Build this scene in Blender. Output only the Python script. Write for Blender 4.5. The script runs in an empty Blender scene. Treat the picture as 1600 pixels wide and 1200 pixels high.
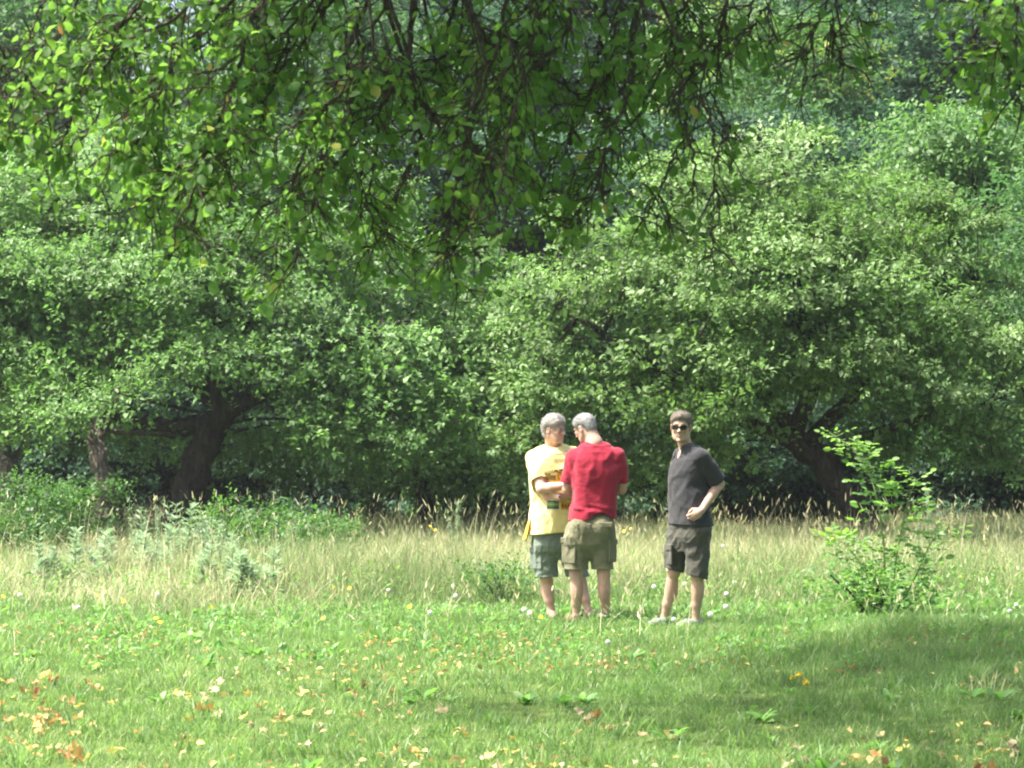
import bpy, math, numpy as np
from mathutils import Vector, Matrix
PI = math.pi
R = math.radians
sc = bpy.context.scene
COL = sc.collection

# ------------------------------------------------------------------ camera, light, exposure
FPX = 4026.0
PITCH = math.atan(80.0/FPX)
CZ = 1.6
cam_d = bpy.data.cameras.new('camera'); cam = bpy.data.objects.new('camera', cam_d); COL.objects.link(cam)
cam_d.sensor_width = 36.0; cam_d.lens = 36.0*FPX/1600.0
cam_d.clip_start = 0.1; cam_d.clip_end = 2000.0
cam.location = (0, 0, CZ); cam.rotation_euler = (PI/2+PITCH, 0, 0)
cam_d.dof.use_dof = True; cam_d.dof.focus_distance = 21.5; cam_d.dof.aperture_fstop = 11.0
sc.camera = cam

SUN_EL, SUN_AZ = R(61), R(-100)         # azimuth from +Y towards +X: a high sun to the left
w = bpy.data.worlds.new('World'); sc.world = w; w.use_nodes = True
nt = w.node_tree; bg = nt.nodes['Background']
sky = nt.nodes.new('ShaderNodeTexSky'); sky.sky_type = 'NISHITA'; sky.sun_disc = False
sky.sun_elevation = SUN_EL; sky.sun_rotation = SUN_AZ
sky.air_density = 0.9; sky.dust_density = 7.0; sky.ozone_density = 1.0
nt.links.new(sky.outputs[0], bg.inputs[0]); bg.inputs[1].default_value = 0.13
sun_d = bpy.data.lights.new('sun', 'SUN'); sun_d.energy = 4.6; sun_d.angle = R(0.9); sun_d.color = (1.0, 0.94, 0.82)
sun = bpy.data.objects.new('sun', sun_d); COL.objects.link(sun)
sd = Vector((math.cos(SUN_EL)*math.sin(SUN_AZ), math.cos(SUN_EL)*math.cos(SUN_AZ), math.sin(SUN_EL)))
sun.rotation_euler = sd.to_track_quat('Z', 'Y').to_euler(); sun.location = sd*60
sc.view_settings.view_transform = 'Standard'; sc.view_settings.look = 'None'
sc.view_settings.exposure = 1.78; sc.view_settings.gamma = 1.0
sc.render.engine = 'CYCLES'
cy = sc.cycles
cy.max_bounces = 7; cy.diffuse_bounces = 4; cy.glossy_bounces = 2; cy.transmission_bounces = 5
cy.transparent_max_bounces = 6; cy.volume_bounces = 0; cy.caustics_reflective = False; cy.caustics_refractive = False
cy.pixel_filter_type = 'BLACKMAN_HARRIS'; cy.filter_width = 2.1
cy.sample_clamp_indirect = 6.0
cy.use_denoising = True
try: cy.denoiser = 'OPENIMAGEDENOISE'
except Exception: pass

# ------------------------------------------------------------------ helpers
def P(px, py, Y):
    """world point seen at photo pixel (px,py), Y metres ahead"""
    u = (px-800.0)/FPX; v = (600.0-py)/FPX
    c, s = math.cos(PITCH), math.sin(PITCH)
    d = np.array([u, c-v*s, s+v*c]); t = Y/d[1]
    return np.array([0, 0, CZ])+d*t

def tag(o, label=None, cat=None, group=None, kind=None):
    if label: o['label'] = label
    if cat: o['category'] = cat
    if group: o['group'] = group
    if kind: o['kind'] = kind
    return o

def empty(name, loc=(0, 0, 0)):
    o = bpy.data.objects.new(name, None); COL.objects.link(o); o.location = tuple(loc); o.empty_display_size = 0.2
    return o

def link(name, me, parent=None):
    o = bpy.data.objects.new(name, me); COL.objects.link(o)
    if parent is not None: o.parent = parent
    return o

def mesh_np(name, V, F, mats, attrs=None, smooth=False, matidx=None):
    """F: an (n,k) int array or a list of such arrays"""
    Fs = F if isinstance(F, list) else [F]
    Fs = [np.asarray(f, dtype=np.int32) for f in Fs if len(f)]
    me = bpy.data.meshes.new(name)
    V = np.asarray(V, dtype=np.float32)
    me.vertices.add(len(V)); me.vertices.foreach_set('co', V.ravel())
    nl = sum(f.size for f in Fs); nf = sum(len(f) for f in Fs)
    me.loops.add(nl); me.polygons.add(nf)
    me.loops.foreach_set('vertex_index', np.concatenate([f.ravel() for f in Fs]))
    tot = np.concatenate([np.full(len(f), f.shape[1], dtype=np.int32) for f in Fs])
    st = np.concatenate([[0], np.cumsum(tot)[:-1]]).astype(np.int32)
    me.polygons.foreach_set('loop_start', st)
    if matidx is not None: me.polygons.foreach_set('material_index', np.asarray(matidx, dtype=np.int32))
    for m in (mats if isinstance(mats, (list, tuple)) else [mats]): me.materials.append(m)
    me.update(calc_edges=True)
    if smooth: me.polygons.foreach_set('use_smooth', np.ones(nf, dtype=bool))
    if attrs:
        for k, a in attrs.items():
            at = me.attributes.new(k, 'FLOAT', 'POINT'); at.data.foreach_set('value', np.asarray(a, dtype=np.float32))
    me.validate()
    return me

def nrm(v):
    return v/np.maximum(np.linalg.norm(v, axis=-1, keepdims=True), 1e-9)

def smooth_noise(x, y, seed=0, f=1.0):
    r = np.random.default_rng(seed); s = 0
    for i in range(7):
        a = r.uniform(0, 2*PI); k = f*r.uniform(.5, 1.9)
        s = s+np.sin(k*(np.cos(a)*x+np.sin(a)*y)+r.uniform(0, 6.28)+1.3*np.sin(k*.7*(np.sin(a)*x-np.cos(a)*y)+i))
    return s/4.0

def ground_z(x, y):
    x = np.asarray(x, dtype=float); y = np.asarray(y, dtype=float)
    z = 0.035*smooth_noise(x, y, 3, .8)
    z = z+0.10*np.exp(-((x-3.6)/1.8)**2-((y-20.3)/1.0)**2)
    up = np.clip(y-41, 0, None)
    z = z+np.where(up > 0, 0.24*up*up/(up+7.0), 0)*np.clip(1-(y-150)/200, .3, 1)
    return z

class Geo:
    """collects vertex / face arrays of equal-size faces with a per-vertex random attribute"""
    def __init__(s): s.V = []; s.F = {}; s.A = []; s.n = 0
    def add(s, V, F, a=0.5):
        V = np.asarray(V, dtype=np.float32).reshape(-1, 3); F = np.asarray(F, dtype=np.int64)
        s.F.setdefault(F.shape[1], []).append(F+s.n); s.V.append(V)
        s.A.append(np.broadcast_to(np.asarray(a, dtype=np.float32), (len(V),)).copy()); s.n += len(V)
    def mesh(s, name, mats, smooth=False, attrs=None, loc=None):
        V = np.concatenate(s.V)
        if loc is not None: V = V-np.asarray(loc, dtype=np.float32)
        at = {'rnd': np.concatenate(s.A)}
        return mesh_np(name, V, [np.concatenate(f) for f in s.F.values()], mats, at, smooth)
    def build(s, name, mats, parent=None, smooth=False, loc=None):
        return link(name, s.mesh(name, mats, smooth, loc=loc), parent)

def stamp(g, T, F, pos, d, n, L, W, rnd):
    """leaf template T (k,3) = along, across, up; placed N times"""
    pos = np.asarray(pos); N = len(pos)
    if N == 0: return
    d = nrm(d); s_ = nrm(np.cross(d, n)); n = np.cross(s_, d)
    L = np.broadcast_to(L, (N,)); W = np.broadcast_to(W, (N,))
    V = pos[:, None]+d[:, None]*(T[None, :, 0, None]*L[:, None, None])+s_[:, None]*(T[None, :, 1, None]*W[:, None, None])+n[:, None]*(T[None, :, 2, None]*L[:, None, None])
    k = len(T)
    Fa = (np.asarray(F)[None]+(np.arange(N)*k)[:, None, None]).reshape(-1, len(F[0]))
    g.add(V.reshape(-1, 3), Fa, np.repeat(np.broadcast_to(rnd, (N,)), k))

LEAF4 = np.array([[0, 0, 0], [.45, .5, .07], [1, 0, -.08], [.45, -.5, .07]], float); LEAF4F = [[0, 1, 2], [0, 2, 3]]
LEAF6 = np.array([[0, 0, 0], [.28, .42, .05], [.68, .40, .03], [1, 0, -.10], [.68, -.40, .03], [.28, -.42, .05]], float)
LEAF6F = [[0, 1, 2, 3], [0, 3, 4, 5]]
# apple leaf: 3 rows, midrib low, tip bent down
LEAFB = np.array([[0, 0, 0], [.14, .24, .03], [.14, 0, 0], [.14, -.24, .03], [.38, .47, .07], [.38, 0, .02], [.38, -.47, .07],
                  [.66, .43, .05], [.66, 0, 0], [.66, -.43, .05], [.87, .22, -.03], [.87, 0, -.05], [.87, -.22, -.03], [1, 0, -.13]], float)
LEAFBF4 = [[1, 4, 5, 2], [2, 5, 6, 3], [4, 7, 8, 5], [5, 8, 9, 6], [7, 10, 11, 8], [8, 11, 12, 9]]
LEAFBF3 = [[0, 1, 2], [0, 2, 3], [10, 13, 11], [11, 13, 12]]

def tubes(g, lines, radii, sides=6, rnd=0.5, rough=0.0, rng=None):
    """lines: list of (k,3); radii: list of (k,)"""
    for L, rr in zip(lines, radii):
        L = np.asarray(L, float); rr = np.asarray(rr, float); k = len(L)
        if k < 2: continue
        t = np.gradient(L, axis=0); t = nrm(t)
        ref = np.array([.31, .95, .12]) if abs(t[0][1]) < .8 else np.array([1., .1, .2])
        a = nrm(np.cross(t, ref)); b = np.cross(t, a)
        ang = np.arange(sides)*2*PI/sides
        r2 = rr[:, None]*(1+(rng.uniform(-rough, rough, (k, sides)) if rough else 0))
        V = L[:, None]+r2[:, :, None]*(a[:, None]*np.cos(ang)[None, :, None]+b[:, None]*np.sin(ang)[None, :, None])
        i = np.arange(k-1)[:, None]*sides; j = np.arange(sides)[None]; j2 = (j+1) % sides
        F = np.stack([i+j, i+j2, i+sides+j2, i+sides+j], -1).reshape(-1, 4)
        g.add(V.reshape(-1, 3), F, rnd)

def catmull(pts, m=6):
    p = np.asarray(pts, float); p = np.vstack([2*p[0]-p[1], p, 2*p[-1]-p[-2]]); out = []
    for i in range(1, len(p)-2):
        for t in np.arange(m)/m:
            a, b, c, d = p[i-1], p[i], p[i+1], p[i+2]
            out.append(.5*((2*b)+(c-a)*t+(2*a-5*b+4*c-d)*t*t+(-a+3*b-3*c+d)*t**3))
    out.append(p[-2]); return np.array(out)

# ------------------------------------------------------------------ materials
def mat(name):
    m = bpy.data.materials.new(name); m.use_nodes = True; n = m.node_tree
    return m, n, n.nodes['Principled BSDF'], n.nodes['Material Output']

def N_(n, t, **kw):
    x = n.nodes.new(t)
    for k, v in kw.items():
        if k.startswith('i_'): x.inputs[k[2:]].default_value = v
        else: setattr(x, k, v)
    return x

def ramp(n, fac, stops, interp='LINEAR'):
    r = n.nodes.new('ShaderNodeValToRGB'); r.color_ramp.interpolation = interp
    el = r.color_ramp.elements
    while len(el) < len(stops): el.new(.5)
    for e, (p, c) in zip(el, stops): e.position = p; e.color = (*c, 1)
    n.links.new(fac, r.inputs[0]); return r

def leaf_mat(name, stops, trans=0.35, tcol=(0.35, 0.55, 0.05), rough=.45, spec=.5, patch=1.0, tmul=2.0, coat=0.0):
    """stops: colour by each leaf's own random number; a slow noise makes clump-to-clump tint changes"""
    m, n, p, o = mat(name)
    at = N_(n, 'ShaderNodeAttribute', attribute_name='rnd')
    tc = N_(n, 'ShaderNodeTexCoord')
    nz = N_(n, 'ShaderNodeTexNoise'); nz.inputs['Scale'].default_value = patch; nz.inputs['Detail'].default_value = 2
    n.links.new(tc.outputs['Object'], nz.inputs['Vector'])
    r = ramp(n, at.outputs['Fac'], stops)
    hs = N_(n, 'ShaderNodeHueSaturation')
    mr = N_(n, 'ShaderNodeMapRange'); mr.inputs['From Min'].default_value = .3; mr.inputs['From Max'].default_value = .7
    mr.inputs['To Min'].default_value = .72; mr.inputs['To Max'].default_value = 1.3
    n.links.new(nz.outputs['Fac'], mr.inputs['Value']); n.links.new(mr.outputs[0], hs.inputs['Value'])
    n.links.new(r.outputs[0], hs.inputs['Color'])
    n.links.new(hs.outputs[0], p.inputs['Base Color'])
    p.inputs['Roughness'].default_value = rough; p.inputs['Specular IOR Level'].default_value = spec
    tr = N_(n, 'ShaderNodeBsdfTranslucent'); mx = N_(n, 'ShaderNodeMixShader'); mx.inputs[0].default_value = trans
    mc = N_(n, 'ShaderNodeMix', data_type='RGBA', blend_type='MIX'); mc.inputs[0].default_value = .5
    mc.inputs[7].default_value = (*tcol, 1); n.links.new(hs.outputs[0], mc.inputs[6])
    ml = N_(n, 'ShaderNodeMix', data_type='RGBA', blend_type='MULTIPLY'); ml.inputs[0].default_value = 1; ml.inputs[7].default_value = (tmul, tmul, tmul, 1)
    ml.clamp_result = False
    n.links.new(mc.outputs[2], ml.inputs[6]); n.links.new(ml.outputs[2], tr.inputs[0])
    n.links.new(p.outputs[0], mx.inputs[1]); n.links.new(tr.outputs[0], mx.inputs[2]); n.links.new(mx.outputs[0], o.inputs['Surface'])
    return m

def bark_mat(name, c1, c2, scale=14, moss=None):
    m, n, p, o = mat(name)
    tc = N_(n, 'ShaderNodeTexCoord'); mp = N_(n, 'ShaderNodeMapping'); mp.inputs['Scale'].default_value = (1, 1, .35)
    n.links.new(tc.outputs['Object'], mp.inputs[0])
    nz = N_(n, 'ShaderNodeTexNoise'); nz.inputs['Scale'].default_value = scale; nz.inputs['Detail'].default_value = 8; nz.inputs['Roughness'].default_value = .7
    n.links.new(mp.outputs[0], nz.inputs['Vector'])
    st = [(.3, c1), (.62, c2)]
    if moss: st.append((.75, moss))
    r = ramp(n, nz.outputs['Fac'], st); n.links.new(r.outputs[0], p.inputs['Base Color'])
    vo = N_(n, 'ShaderNodeTexVoronoi'); vo.inputs['Scale'].default_value = scale*1.5; n.links.new(mp.outputs[0], vo.inputs['Vector'])
    ad = N_(n, 'ShaderNodeMath', operation='ADD'); n.links.new(nz.outputs['Fac'], ad.inputs[0]); n.links.new(vo.outputs['Distance'], ad.inputs[1])
    b = N_(n, 'ShaderNodeBump'); b.inputs['Strength'].default_value = 1; b.inputs['Distance'].default_value = .06
    n.links.new(ad.outputs[0], b.inputs['Height']); n.links.new(b.outputs[0], p.inputs['Normal'])
    p.inputs['Roughness'].default_value = .9; p.inputs['Specular IOR Level'].default_value = .15
    return m

def plain(name, c, rough=.6, spec=.3, noise=0.0, scale=30, bump=0.0, metallic=0, c2=None, weave=0.0):
    m, n, p, o = mat(name)
    p.inputs['Base Color'].default_value = (*c, 1); p.inputs['Roughness'].default_value = rough
    p.inputs['Specular IOR Level'].default_value = spec; p.inputs['Metallic'].default_value = metallic
    if noise or bump or c2:
        tc = N_(n, 'ShaderNodeTexCoord'); nz = N_(n, 'ShaderNodeTexNoise'); nz.inputs['Scale'].default_value = scale; nz.inputs['Detail'].default_value = 5
        n.links.new(tc.outputs['Object'], nz.inputs['Vector'])
        d = c2 or tuple(x*(1-noise) for x in c)
        r = ramp(n, nz.outputs['Fac'], [(.32, d), (.66, c)]); n.links.new(r.outputs[0], p.inputs['Base Color'])
        if bump:
            b = N_(n, 'ShaderNodeBump'); b.inputs['Strength'].default_value = bump; b.inputs['Distance'].default_value = .004
            n.links.new(nz.outputs['Fac'], b.inputs['Height']); n.links.new(b.outputs[0], p.inputs['Normal'])
    if weave: p.inputs['Sheen Weight'].default_value = weave
    return m

M = {}
M['apple'] = leaf_mat('apple_leaf', [(0, (.048, .11, .028)), (.45, (.088, .172, .046)), (.8, (.125, .23, .078)), (1, (.18, .28, .10))], .32, (.15, .33, .05), .58, .4, 1.1, 1.8)
M['apple2'] = leaf_mat('apple_leaf_pale', [(0, (.053, .11, .030)), (.45, (.105, .182, .055)), (.8, (.15, .25, .092)), (1, (.21, .30, .12))], .30, (.16, .33, .05), .58, .42, 1.0, 1.8)
M['overhang'] = leaf_mat('overhanging_leaf', [(0, (.022, .065, .010)), (.6, (.045, .115, .018)), (.975, (.08, .16, .03)), (.99, (.22, .28, .05)), (1, (.32, .16, .05))], .45, (.20, .40, .05), .6, .35, 1.5, 1.7)
M['wood1'] = leaf_mat('oak_leaf', [(0, (.032, .085, .028)), (.5, (.058, .125, .04)), (.74, (.08, .15, .05)), (.9, (.24, .27, .06))], .26, (.10, .25, .03), .6, .3, .5)
M['wood2'] = leaf_mat('shade_tree_leaf', [(0, (.016, .045, .026)), (.6, (.028, .066, .036)), (1, (.045, .095, .048))], .22, (.05, .14, .05), .6, .2, .5)
M['wood3'] = leaf_mat('ash_leaf', [(0, (.04, .095, .028)), (.6, (.075, .15, .048)), (1, (.12, .21, .07))], .3, (.12, .28, .04), .58, .35, .6)
M['wood4'] = leaf_mat('grey_green_leaf', [(0, (.038, .09, .036)), (.6, (.062, .128, .05)), (1, (.10, .175, .07))], .26, (.09, .25, .04), .6, .3, .6)
M['shrub'] = leaf_mat('shrub_leaf', [(0, (.028, .075, .022)), (.6, (.050, .115, .032)), (1, (.09, .17, .05))], .3, (.12, .3, .03), .5, .4, 1.2)
M['thistle'] = leaf_mat('thistle_leaf', [(0, (.17, .25, .16)), (.6, (.24, .33, .22)), (1, (.34, .41, .31))], .3, (.2, .36, .12), .6, .4, 2)
M['sapling'] = leaf_mat('sapling_leaf', [(0, (.045, .12, .025)), (.6, (.080, .18, .035)), (1, (.15, .26, .05))], .38, (.20, .40, .04), .5, .5, 2)
M['weed'] = leaf_mat('weed_leaf', [(0, (.05, .14, .03)), (.6, (.085, .20, .05)), (1, (.17, .28, .09))], .35, (.18, .4, .05), .5, .5, 2)
M['lawn'] = leaf_mat('lawn_blade', [(0, (.05, .11, .03)), (.5, (.095, .172, .052)), (.85, (.155, .23, .085)), (1, (.40, .38, .22))], .35, (.20, .36, .06), .5, .4, .9)
M['meadow'] = leaf_mat('meadow_blade', [(0, (.08, .16, .045)), (.35, (.15, .22, .08)), (.6, (.34, .35, .18)), (.85, (.50, .46, .30)), (1, (.62, .56, .42))], .35, (.38, .42, .20), .6, .3, .7, 1.5)
M['bark'] = bark_mat('apple_bark', (.018, .016, .014), (.070, .060, .050), 14, (.09, .095, .07))  # tones darkened to stand in for the shade on the trunks
M['bark_mid'] = bark_mat('brown_bark', (.05, .042, .036), (.16, .135, .11), 16)
M['bark_pale'] = bark_mat('grey_bark', (.10, .09, .08), (.28, .25, .22), 16)  # pale grey is this bark's own tone
M['twig'] = bark_mat('twig_bark', (.03, .026, .02), (.10, .085, .065), 40, (.2, .2, .16))
M['stem'] = plain('green_stem', (.16, .24, .08), .6)
M['straw'] = plain('straw', (.50, .40, .22), .7, .2)
# ------------------------------------------------------------------ ground sheet
def build_ground():
    ys = np.concatenate([np.arange(-11, 8, 1.), np.arange(8, 45, .25), np.arange(45, 100, 1.), np.arange(100, 129, 4.)])
    xs = np.concatenate([np.arange(-58, -30, 4.), np.arange(-30, -8, 1.), np.arange(-8, 8, .25), np.arange(8, 30, 1.), np.arange(30, 59, 4.)])
    X, Y = np.meshgrid(xs, ys); Z = ground_z(X, Y)
    V = np.stack([X, Y, Z], -1).reshape(-1, 3); nx = len(xs)
    i, j = np.meshgrid(np.arange(len(ys)-1), np.arange(nx-1), indexing='ij'); a = (i*nx+j).ravel()
    F = np.stack([a, a+1, a+nx+1, a+nx], -1)
    m, n, p, o = mat('soil_and_turf')
    tc = N_(n, 'ShaderNodeTexCoord'); nz = N_(n, 'ShaderNodeTexNoise'); nz.inputs['Scale'].default_value = 3.0; nz.inputs['Detail'].default_value = 9
    n.links.new(tc.outputs['Object'], nz.inputs['Vector'])
    r = ramp(n, nz.outputs['Fac'], [(.3, (.035, .05, .015)), (.5, (.06, .10, .025)), (.7, (.10, .13, .04))])
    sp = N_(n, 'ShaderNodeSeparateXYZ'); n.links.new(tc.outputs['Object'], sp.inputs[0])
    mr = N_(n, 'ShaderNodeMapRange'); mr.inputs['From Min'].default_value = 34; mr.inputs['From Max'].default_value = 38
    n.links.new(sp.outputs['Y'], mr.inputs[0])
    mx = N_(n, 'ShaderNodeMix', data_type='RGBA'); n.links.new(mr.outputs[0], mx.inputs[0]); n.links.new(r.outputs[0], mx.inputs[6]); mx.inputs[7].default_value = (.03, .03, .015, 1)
    n.links.new(mx.outputs[2], p.inputs['Base Color']); p.inputs['Roughness'].default_value = .95; p.inputs['Specular IOR Level'].default_value = .1
    b = N_(n, 'ShaderNodeBump'); b.inputs['Distance'].default_value = .03; n.links.new(nz.outputs['Fac'], b.inputs['Height']); n.links.new(b.outputs[0], p.inputs['Normal'])
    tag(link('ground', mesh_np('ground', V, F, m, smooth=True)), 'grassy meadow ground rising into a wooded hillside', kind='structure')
build_ground()

# ------------------------------------------------------------------ grass
def blades(g, x, y, h, wid, lean, rnd, rng, seg=2, curl=1.0):
    N = len(x); z = ground_z(x, y)-.01
    az = rng.uniform(0, 2*PI, N); d = np.stack([np.cos(az), np.sin(az), 0*az], -1)
    fa = rng.uniform(0, 2*PI, N); s = np.stack([np.cos(fa), np.sin(fa), 0*fa], -1)
    base = np.stack([x, y, z], -1)
    rows = []
    for k in range(seg+1):
        t = k/seg
        c = base+np.array([0, 0, 1.])*(h*(t-.25*lean*t*t*curl))[:, None]+d*(h*lean*(.35*t+.65*t**2))[:, None]
        if k < seg:
            wk = wid*(1-.35*t); rows += [c-s*wk[:, None]/2, c+s*wk[:, None]/2]
        else: rows += [c]
    V = np.stack(rows, 1); k = V.shape[1]; off = (np.arange(N)*k)[:, None]
    vc = V.reshape(-1, 3)
    Q = []
    for q in range(seg-1): Q.append(off+np.array([[2*q, 2*q+1, 2*q+3, 2*q+2]]))
    n0 = g.n
    A = np.repeat(rnd, k)
    g.V.append(vc.astype(np.float32)); g.A.append(A.astype(np.float32)); g.n += len(vc)
    if Q: g.F.setdefault(4, []).append(np.concatenate(Q)+n0)
    g.F.setdefault(3, []).append(off+np.array([[2*seg-2, 2*seg-1, 2*seg]])+n0)
    return rows[-1], d

def scatter(rng, n, y0, y1, mx=.6):
    """points in the wedge the camera sees, a bit wider"""
    y = np.sqrt(rng.uniform(y0*y0, y1*y1, n)); x = rng.uniform(-1, 1, n)*(y*.2+mx)
    return x, y

def lawn():
    rng = np.random.default_rng(5); g = Geo()
    x, y = scatter(rng, 280000, 11.6, 24.5, .8)
    kp = rng.random(len(x)) < .85+.45*smooth_noise(x, y, 55, 3.2); x, y = x[kp], y[kp]
    cl = smooth_noise(x*3, y*3, 8, 1.7)
    tuft = smooth_noise(x, y, 21, 1.3)
    h = rng.uniform(.03, .085, len(x))*(1+.5*cl.clip(-.8, 1))
    h *= .8+.45*np.clip((y-19.0)/2.5, 0, 1)+.9*np.exp(-((x-3.2)/2.2)**2-((y-20.0)/1.6)**2)+.3*tuft.clip(0, 1)
    rnd = np.clip(rng.normal(.42, .22, len(x))+.16*tuft+.1*smooth_noise(x, y, 33, 4), 0, .93); dry = rng.random(len(x)) < .05+.05*smooth_noise(x, y, 34, 1.6).clip(0, 2); rnd[dry] = rng.uniform(.93, 1, dry.sum())
    blades(g, x, y, h, rng.uniform(.0035, .0075, len(x)), rng.uniform(.1, 1.1, len(x)), rnd, rng, 2)
    # longer arching blades in tufts
    NT = 900; cx, cyy = scatter(rng, NT, 12, 24, .6)
    k = 26; x = np.repeat(cx, k)+rng.normal(0, .05, NT*k); y = np.repeat(cyy, k)+rng.normal(0, .05, NT*k)
    blades(g, x, y, np.repeat(rng.uniform(.07, .2, NT), k)*rng.uniform(.6, 1.1, len(x)), rng.uniform(.005, .009, len(x)), rng.uniform(.2, 1.0, len(x)), np.clip(np.repeat(rng.normal(.42, .22, NT), k)+rng.normal(0, .1, len(x)), 0, .97), rng, 3)
    tag(g.build('lawn_grass', M['lawn']), 'short bright green grass of the clearing', 'grass', kind='stuff')
lawn()

HEAD = np.array([[0, 0, 0], [.3, .5, 0], [.75, .35, 0], [1, 0, 0], [.75, -.35, 0], [.3, -.5, 0]], float); HEADF = [[0, 1, 2, 3], [0, 3, 4, 5]]
HEADX = HEAD[:, [0, 2, 1]].copy()
def seed_heads(g, tip, d, L, W, rnd, rng):
    a = nrm(d*rng.uniform(.15, .9, len(tip))[:, None]+np.array([0, 0, 1.])+rng.normal(0, .2, tip.shape))
    n = nrm(rng.normal(0, 1, tip.shape))
    stamp(g, HEAD, HEADF, tip, a, n, L, W, rnd); n2 = np.cross(nrm(a), nrm(n)); stamp(g, HEAD, HEADF, tip, a, n2, L, W, rnd)

def meadow():
    rng = np.random.default_rng(6); g = Geo()
    x, y = scatter(rng, 125000, 22.6, 36.0, 1.6)
    edge = 24.2+1.0*smooth_noise(x, y, 9, 1.1)-.9*np.exp(-((x+2.6)/2.2)**2)
    edge = edge+.5*rng.normal(0, 1, len(x)); keep = rng.random(len(x)) < np.clip((y-edge+2.0)/3.6, 0.0, 1)**1.3; x, y, edge = x[keep], y[keep], edge[keep]
    tall = np.clip((y-edge+1.8)/4.2, .22, 1)
    near = np.clip((y-26)/6, 0, 1)
    h = rng.uniform(.22, .66, len(x))*tall*(1+.28*smooth_noise(x, y, 12, 1.5))*(1-.0*near)
    gr = smooth_noise(x, y, 15, .8)+.7*smooth_noise(x, y, 16, 2.6)
    rnd = np.clip(rng.normal(.47, .25, len(x))-.30*gr-.50*(1-tall), 0, 1)
    tip, d = blades(g, x, y, h, rng.uniform(.004, .009, len(x)), rng.uniform(.1, .9, len(x)), rnd, rng, 3)
    s = rng.random(len(x)) < .13; s &= rnd > .45
    seed_heads(g, tip[s], d[s], rng.uniform(.04, .11, s.sum()), rng.uniform(.005, .012, s.sum()), rng.uniform(.5, 1, s.sum()), rng)
    # tall seeding stems that stand over the rest
    x, y = scatter(rng, 1900, 24.6, 34, 1.4); k_ = smooth_noise(x, y, 18, 1.7)+rng.normal(0, .4, len(x)) > 0; x, y = x[k_], y[k_]
    h = rng.uniform(.45, .98, len(x)); rnd = rng.uniform(.55, 1, len(x))
    tip, d = blades(g, x, y, h, rng.uniform(.004, .006, len(x)), rng.uniform(.05, .5, len(x)), rnd, rng, 4)
    seed_heads(g, tip, d, rng.uniform(.05, .13, len(x)), rng.uniform(.008, .016, len(x)), rnd, rng)
    # sparse stems in front of the men's legs
    x, y = scatter(rng, 420, 19.9, 24.5, 1.0)
    h = rng.uniform(.15, .42, len(x))
    tip, d = blades(g, x, y, h, np.full(len(x), .004), rng.uniform(.3, 1.0, len(x)), rng.uniform(.7, 1, len(x)), rng, 4)
    seed_heads(g, tip, d, rng.uniform(.05, .1, len(x)), rng.uniform(.01, .016, len(x)), rng.uniform(.7, 1, len(x)), rng)
    tag(g.build('meadow_grass', M['meadow']), 'tall straw coloured seeding grass of the meadow behind the men', 'grass', kind='stuff')
    # low green herbs between the grass
    g = Geo(); x, y = scatter(rng, 3600, 17.5, 34, 1.4); k_ = (y > 22.5) | (rng.random(len(x)) < (y-16.5)/9); x, y = x[k_], y[k_]
    k = 22; X = np.repeat(x, k)+rng.normal(0, .09, len(x)*k); Y = np.repeat(y, k)+rng.normal(0, .09, len(x)*k)
    hh = np.repeat(rng.uniform(.06, .38, len(x)), k)*np.where(Y < 24, .30, 1); Z = ground_z(X, Y)+rng.uniform(.02, 1, len(X))*hh
    pos = np.stack([X, Y, Z], -1); dd = nrm(rng.normal(0, 1, pos.shape)+[0, 0, .3]); nn = nrm(rng.normal(0, .5, pos.shape)+[0, 0, 1])
    L = rng.uniform(.03, .075, len(X)); stamp(g, LEAF4, LEAF4F, pos, dd, nn, L, L*.45, rng.random(len(X)))
    tag(g.build('meadow_herbs', M['weed']), 'low leafy green herbs growing through the meadow grass', 'herbs', kind='stuff')
meadow()

# ------------------------------------------------------------------ trees
def clumps_in(lobes, rng, dens, flat=.8):
    """lobes: (k,4) centre + radius -> clump centres on the outer part of each lobe, outward dirs"""
    C = []; U = []
    L = np.array(lobes, float)
    for c in L:
        n = int(dens*4*PI*c[3]**2*.75)
        u = nrm(rng.normal(0, 1, (n, 3))); u = u[(u[:, 2] > -.75)]
        rr = c[3]*rng.uniform(.66, 1.04, len(u))
        p = c[:3]+u*rr[:, None]*[1, 1, flat]
        ins = np.zeros(len(p), bool)
        for q in L:
            if q is not c: ins |= np.linalg.norm((p-q[:3])/[1, 1, flat], axis=1) < q[3]*.62
        C.append(p[~ins]); U.append(u[~ins])
    return np.concatenate(C), np.concatenate(U)

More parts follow.
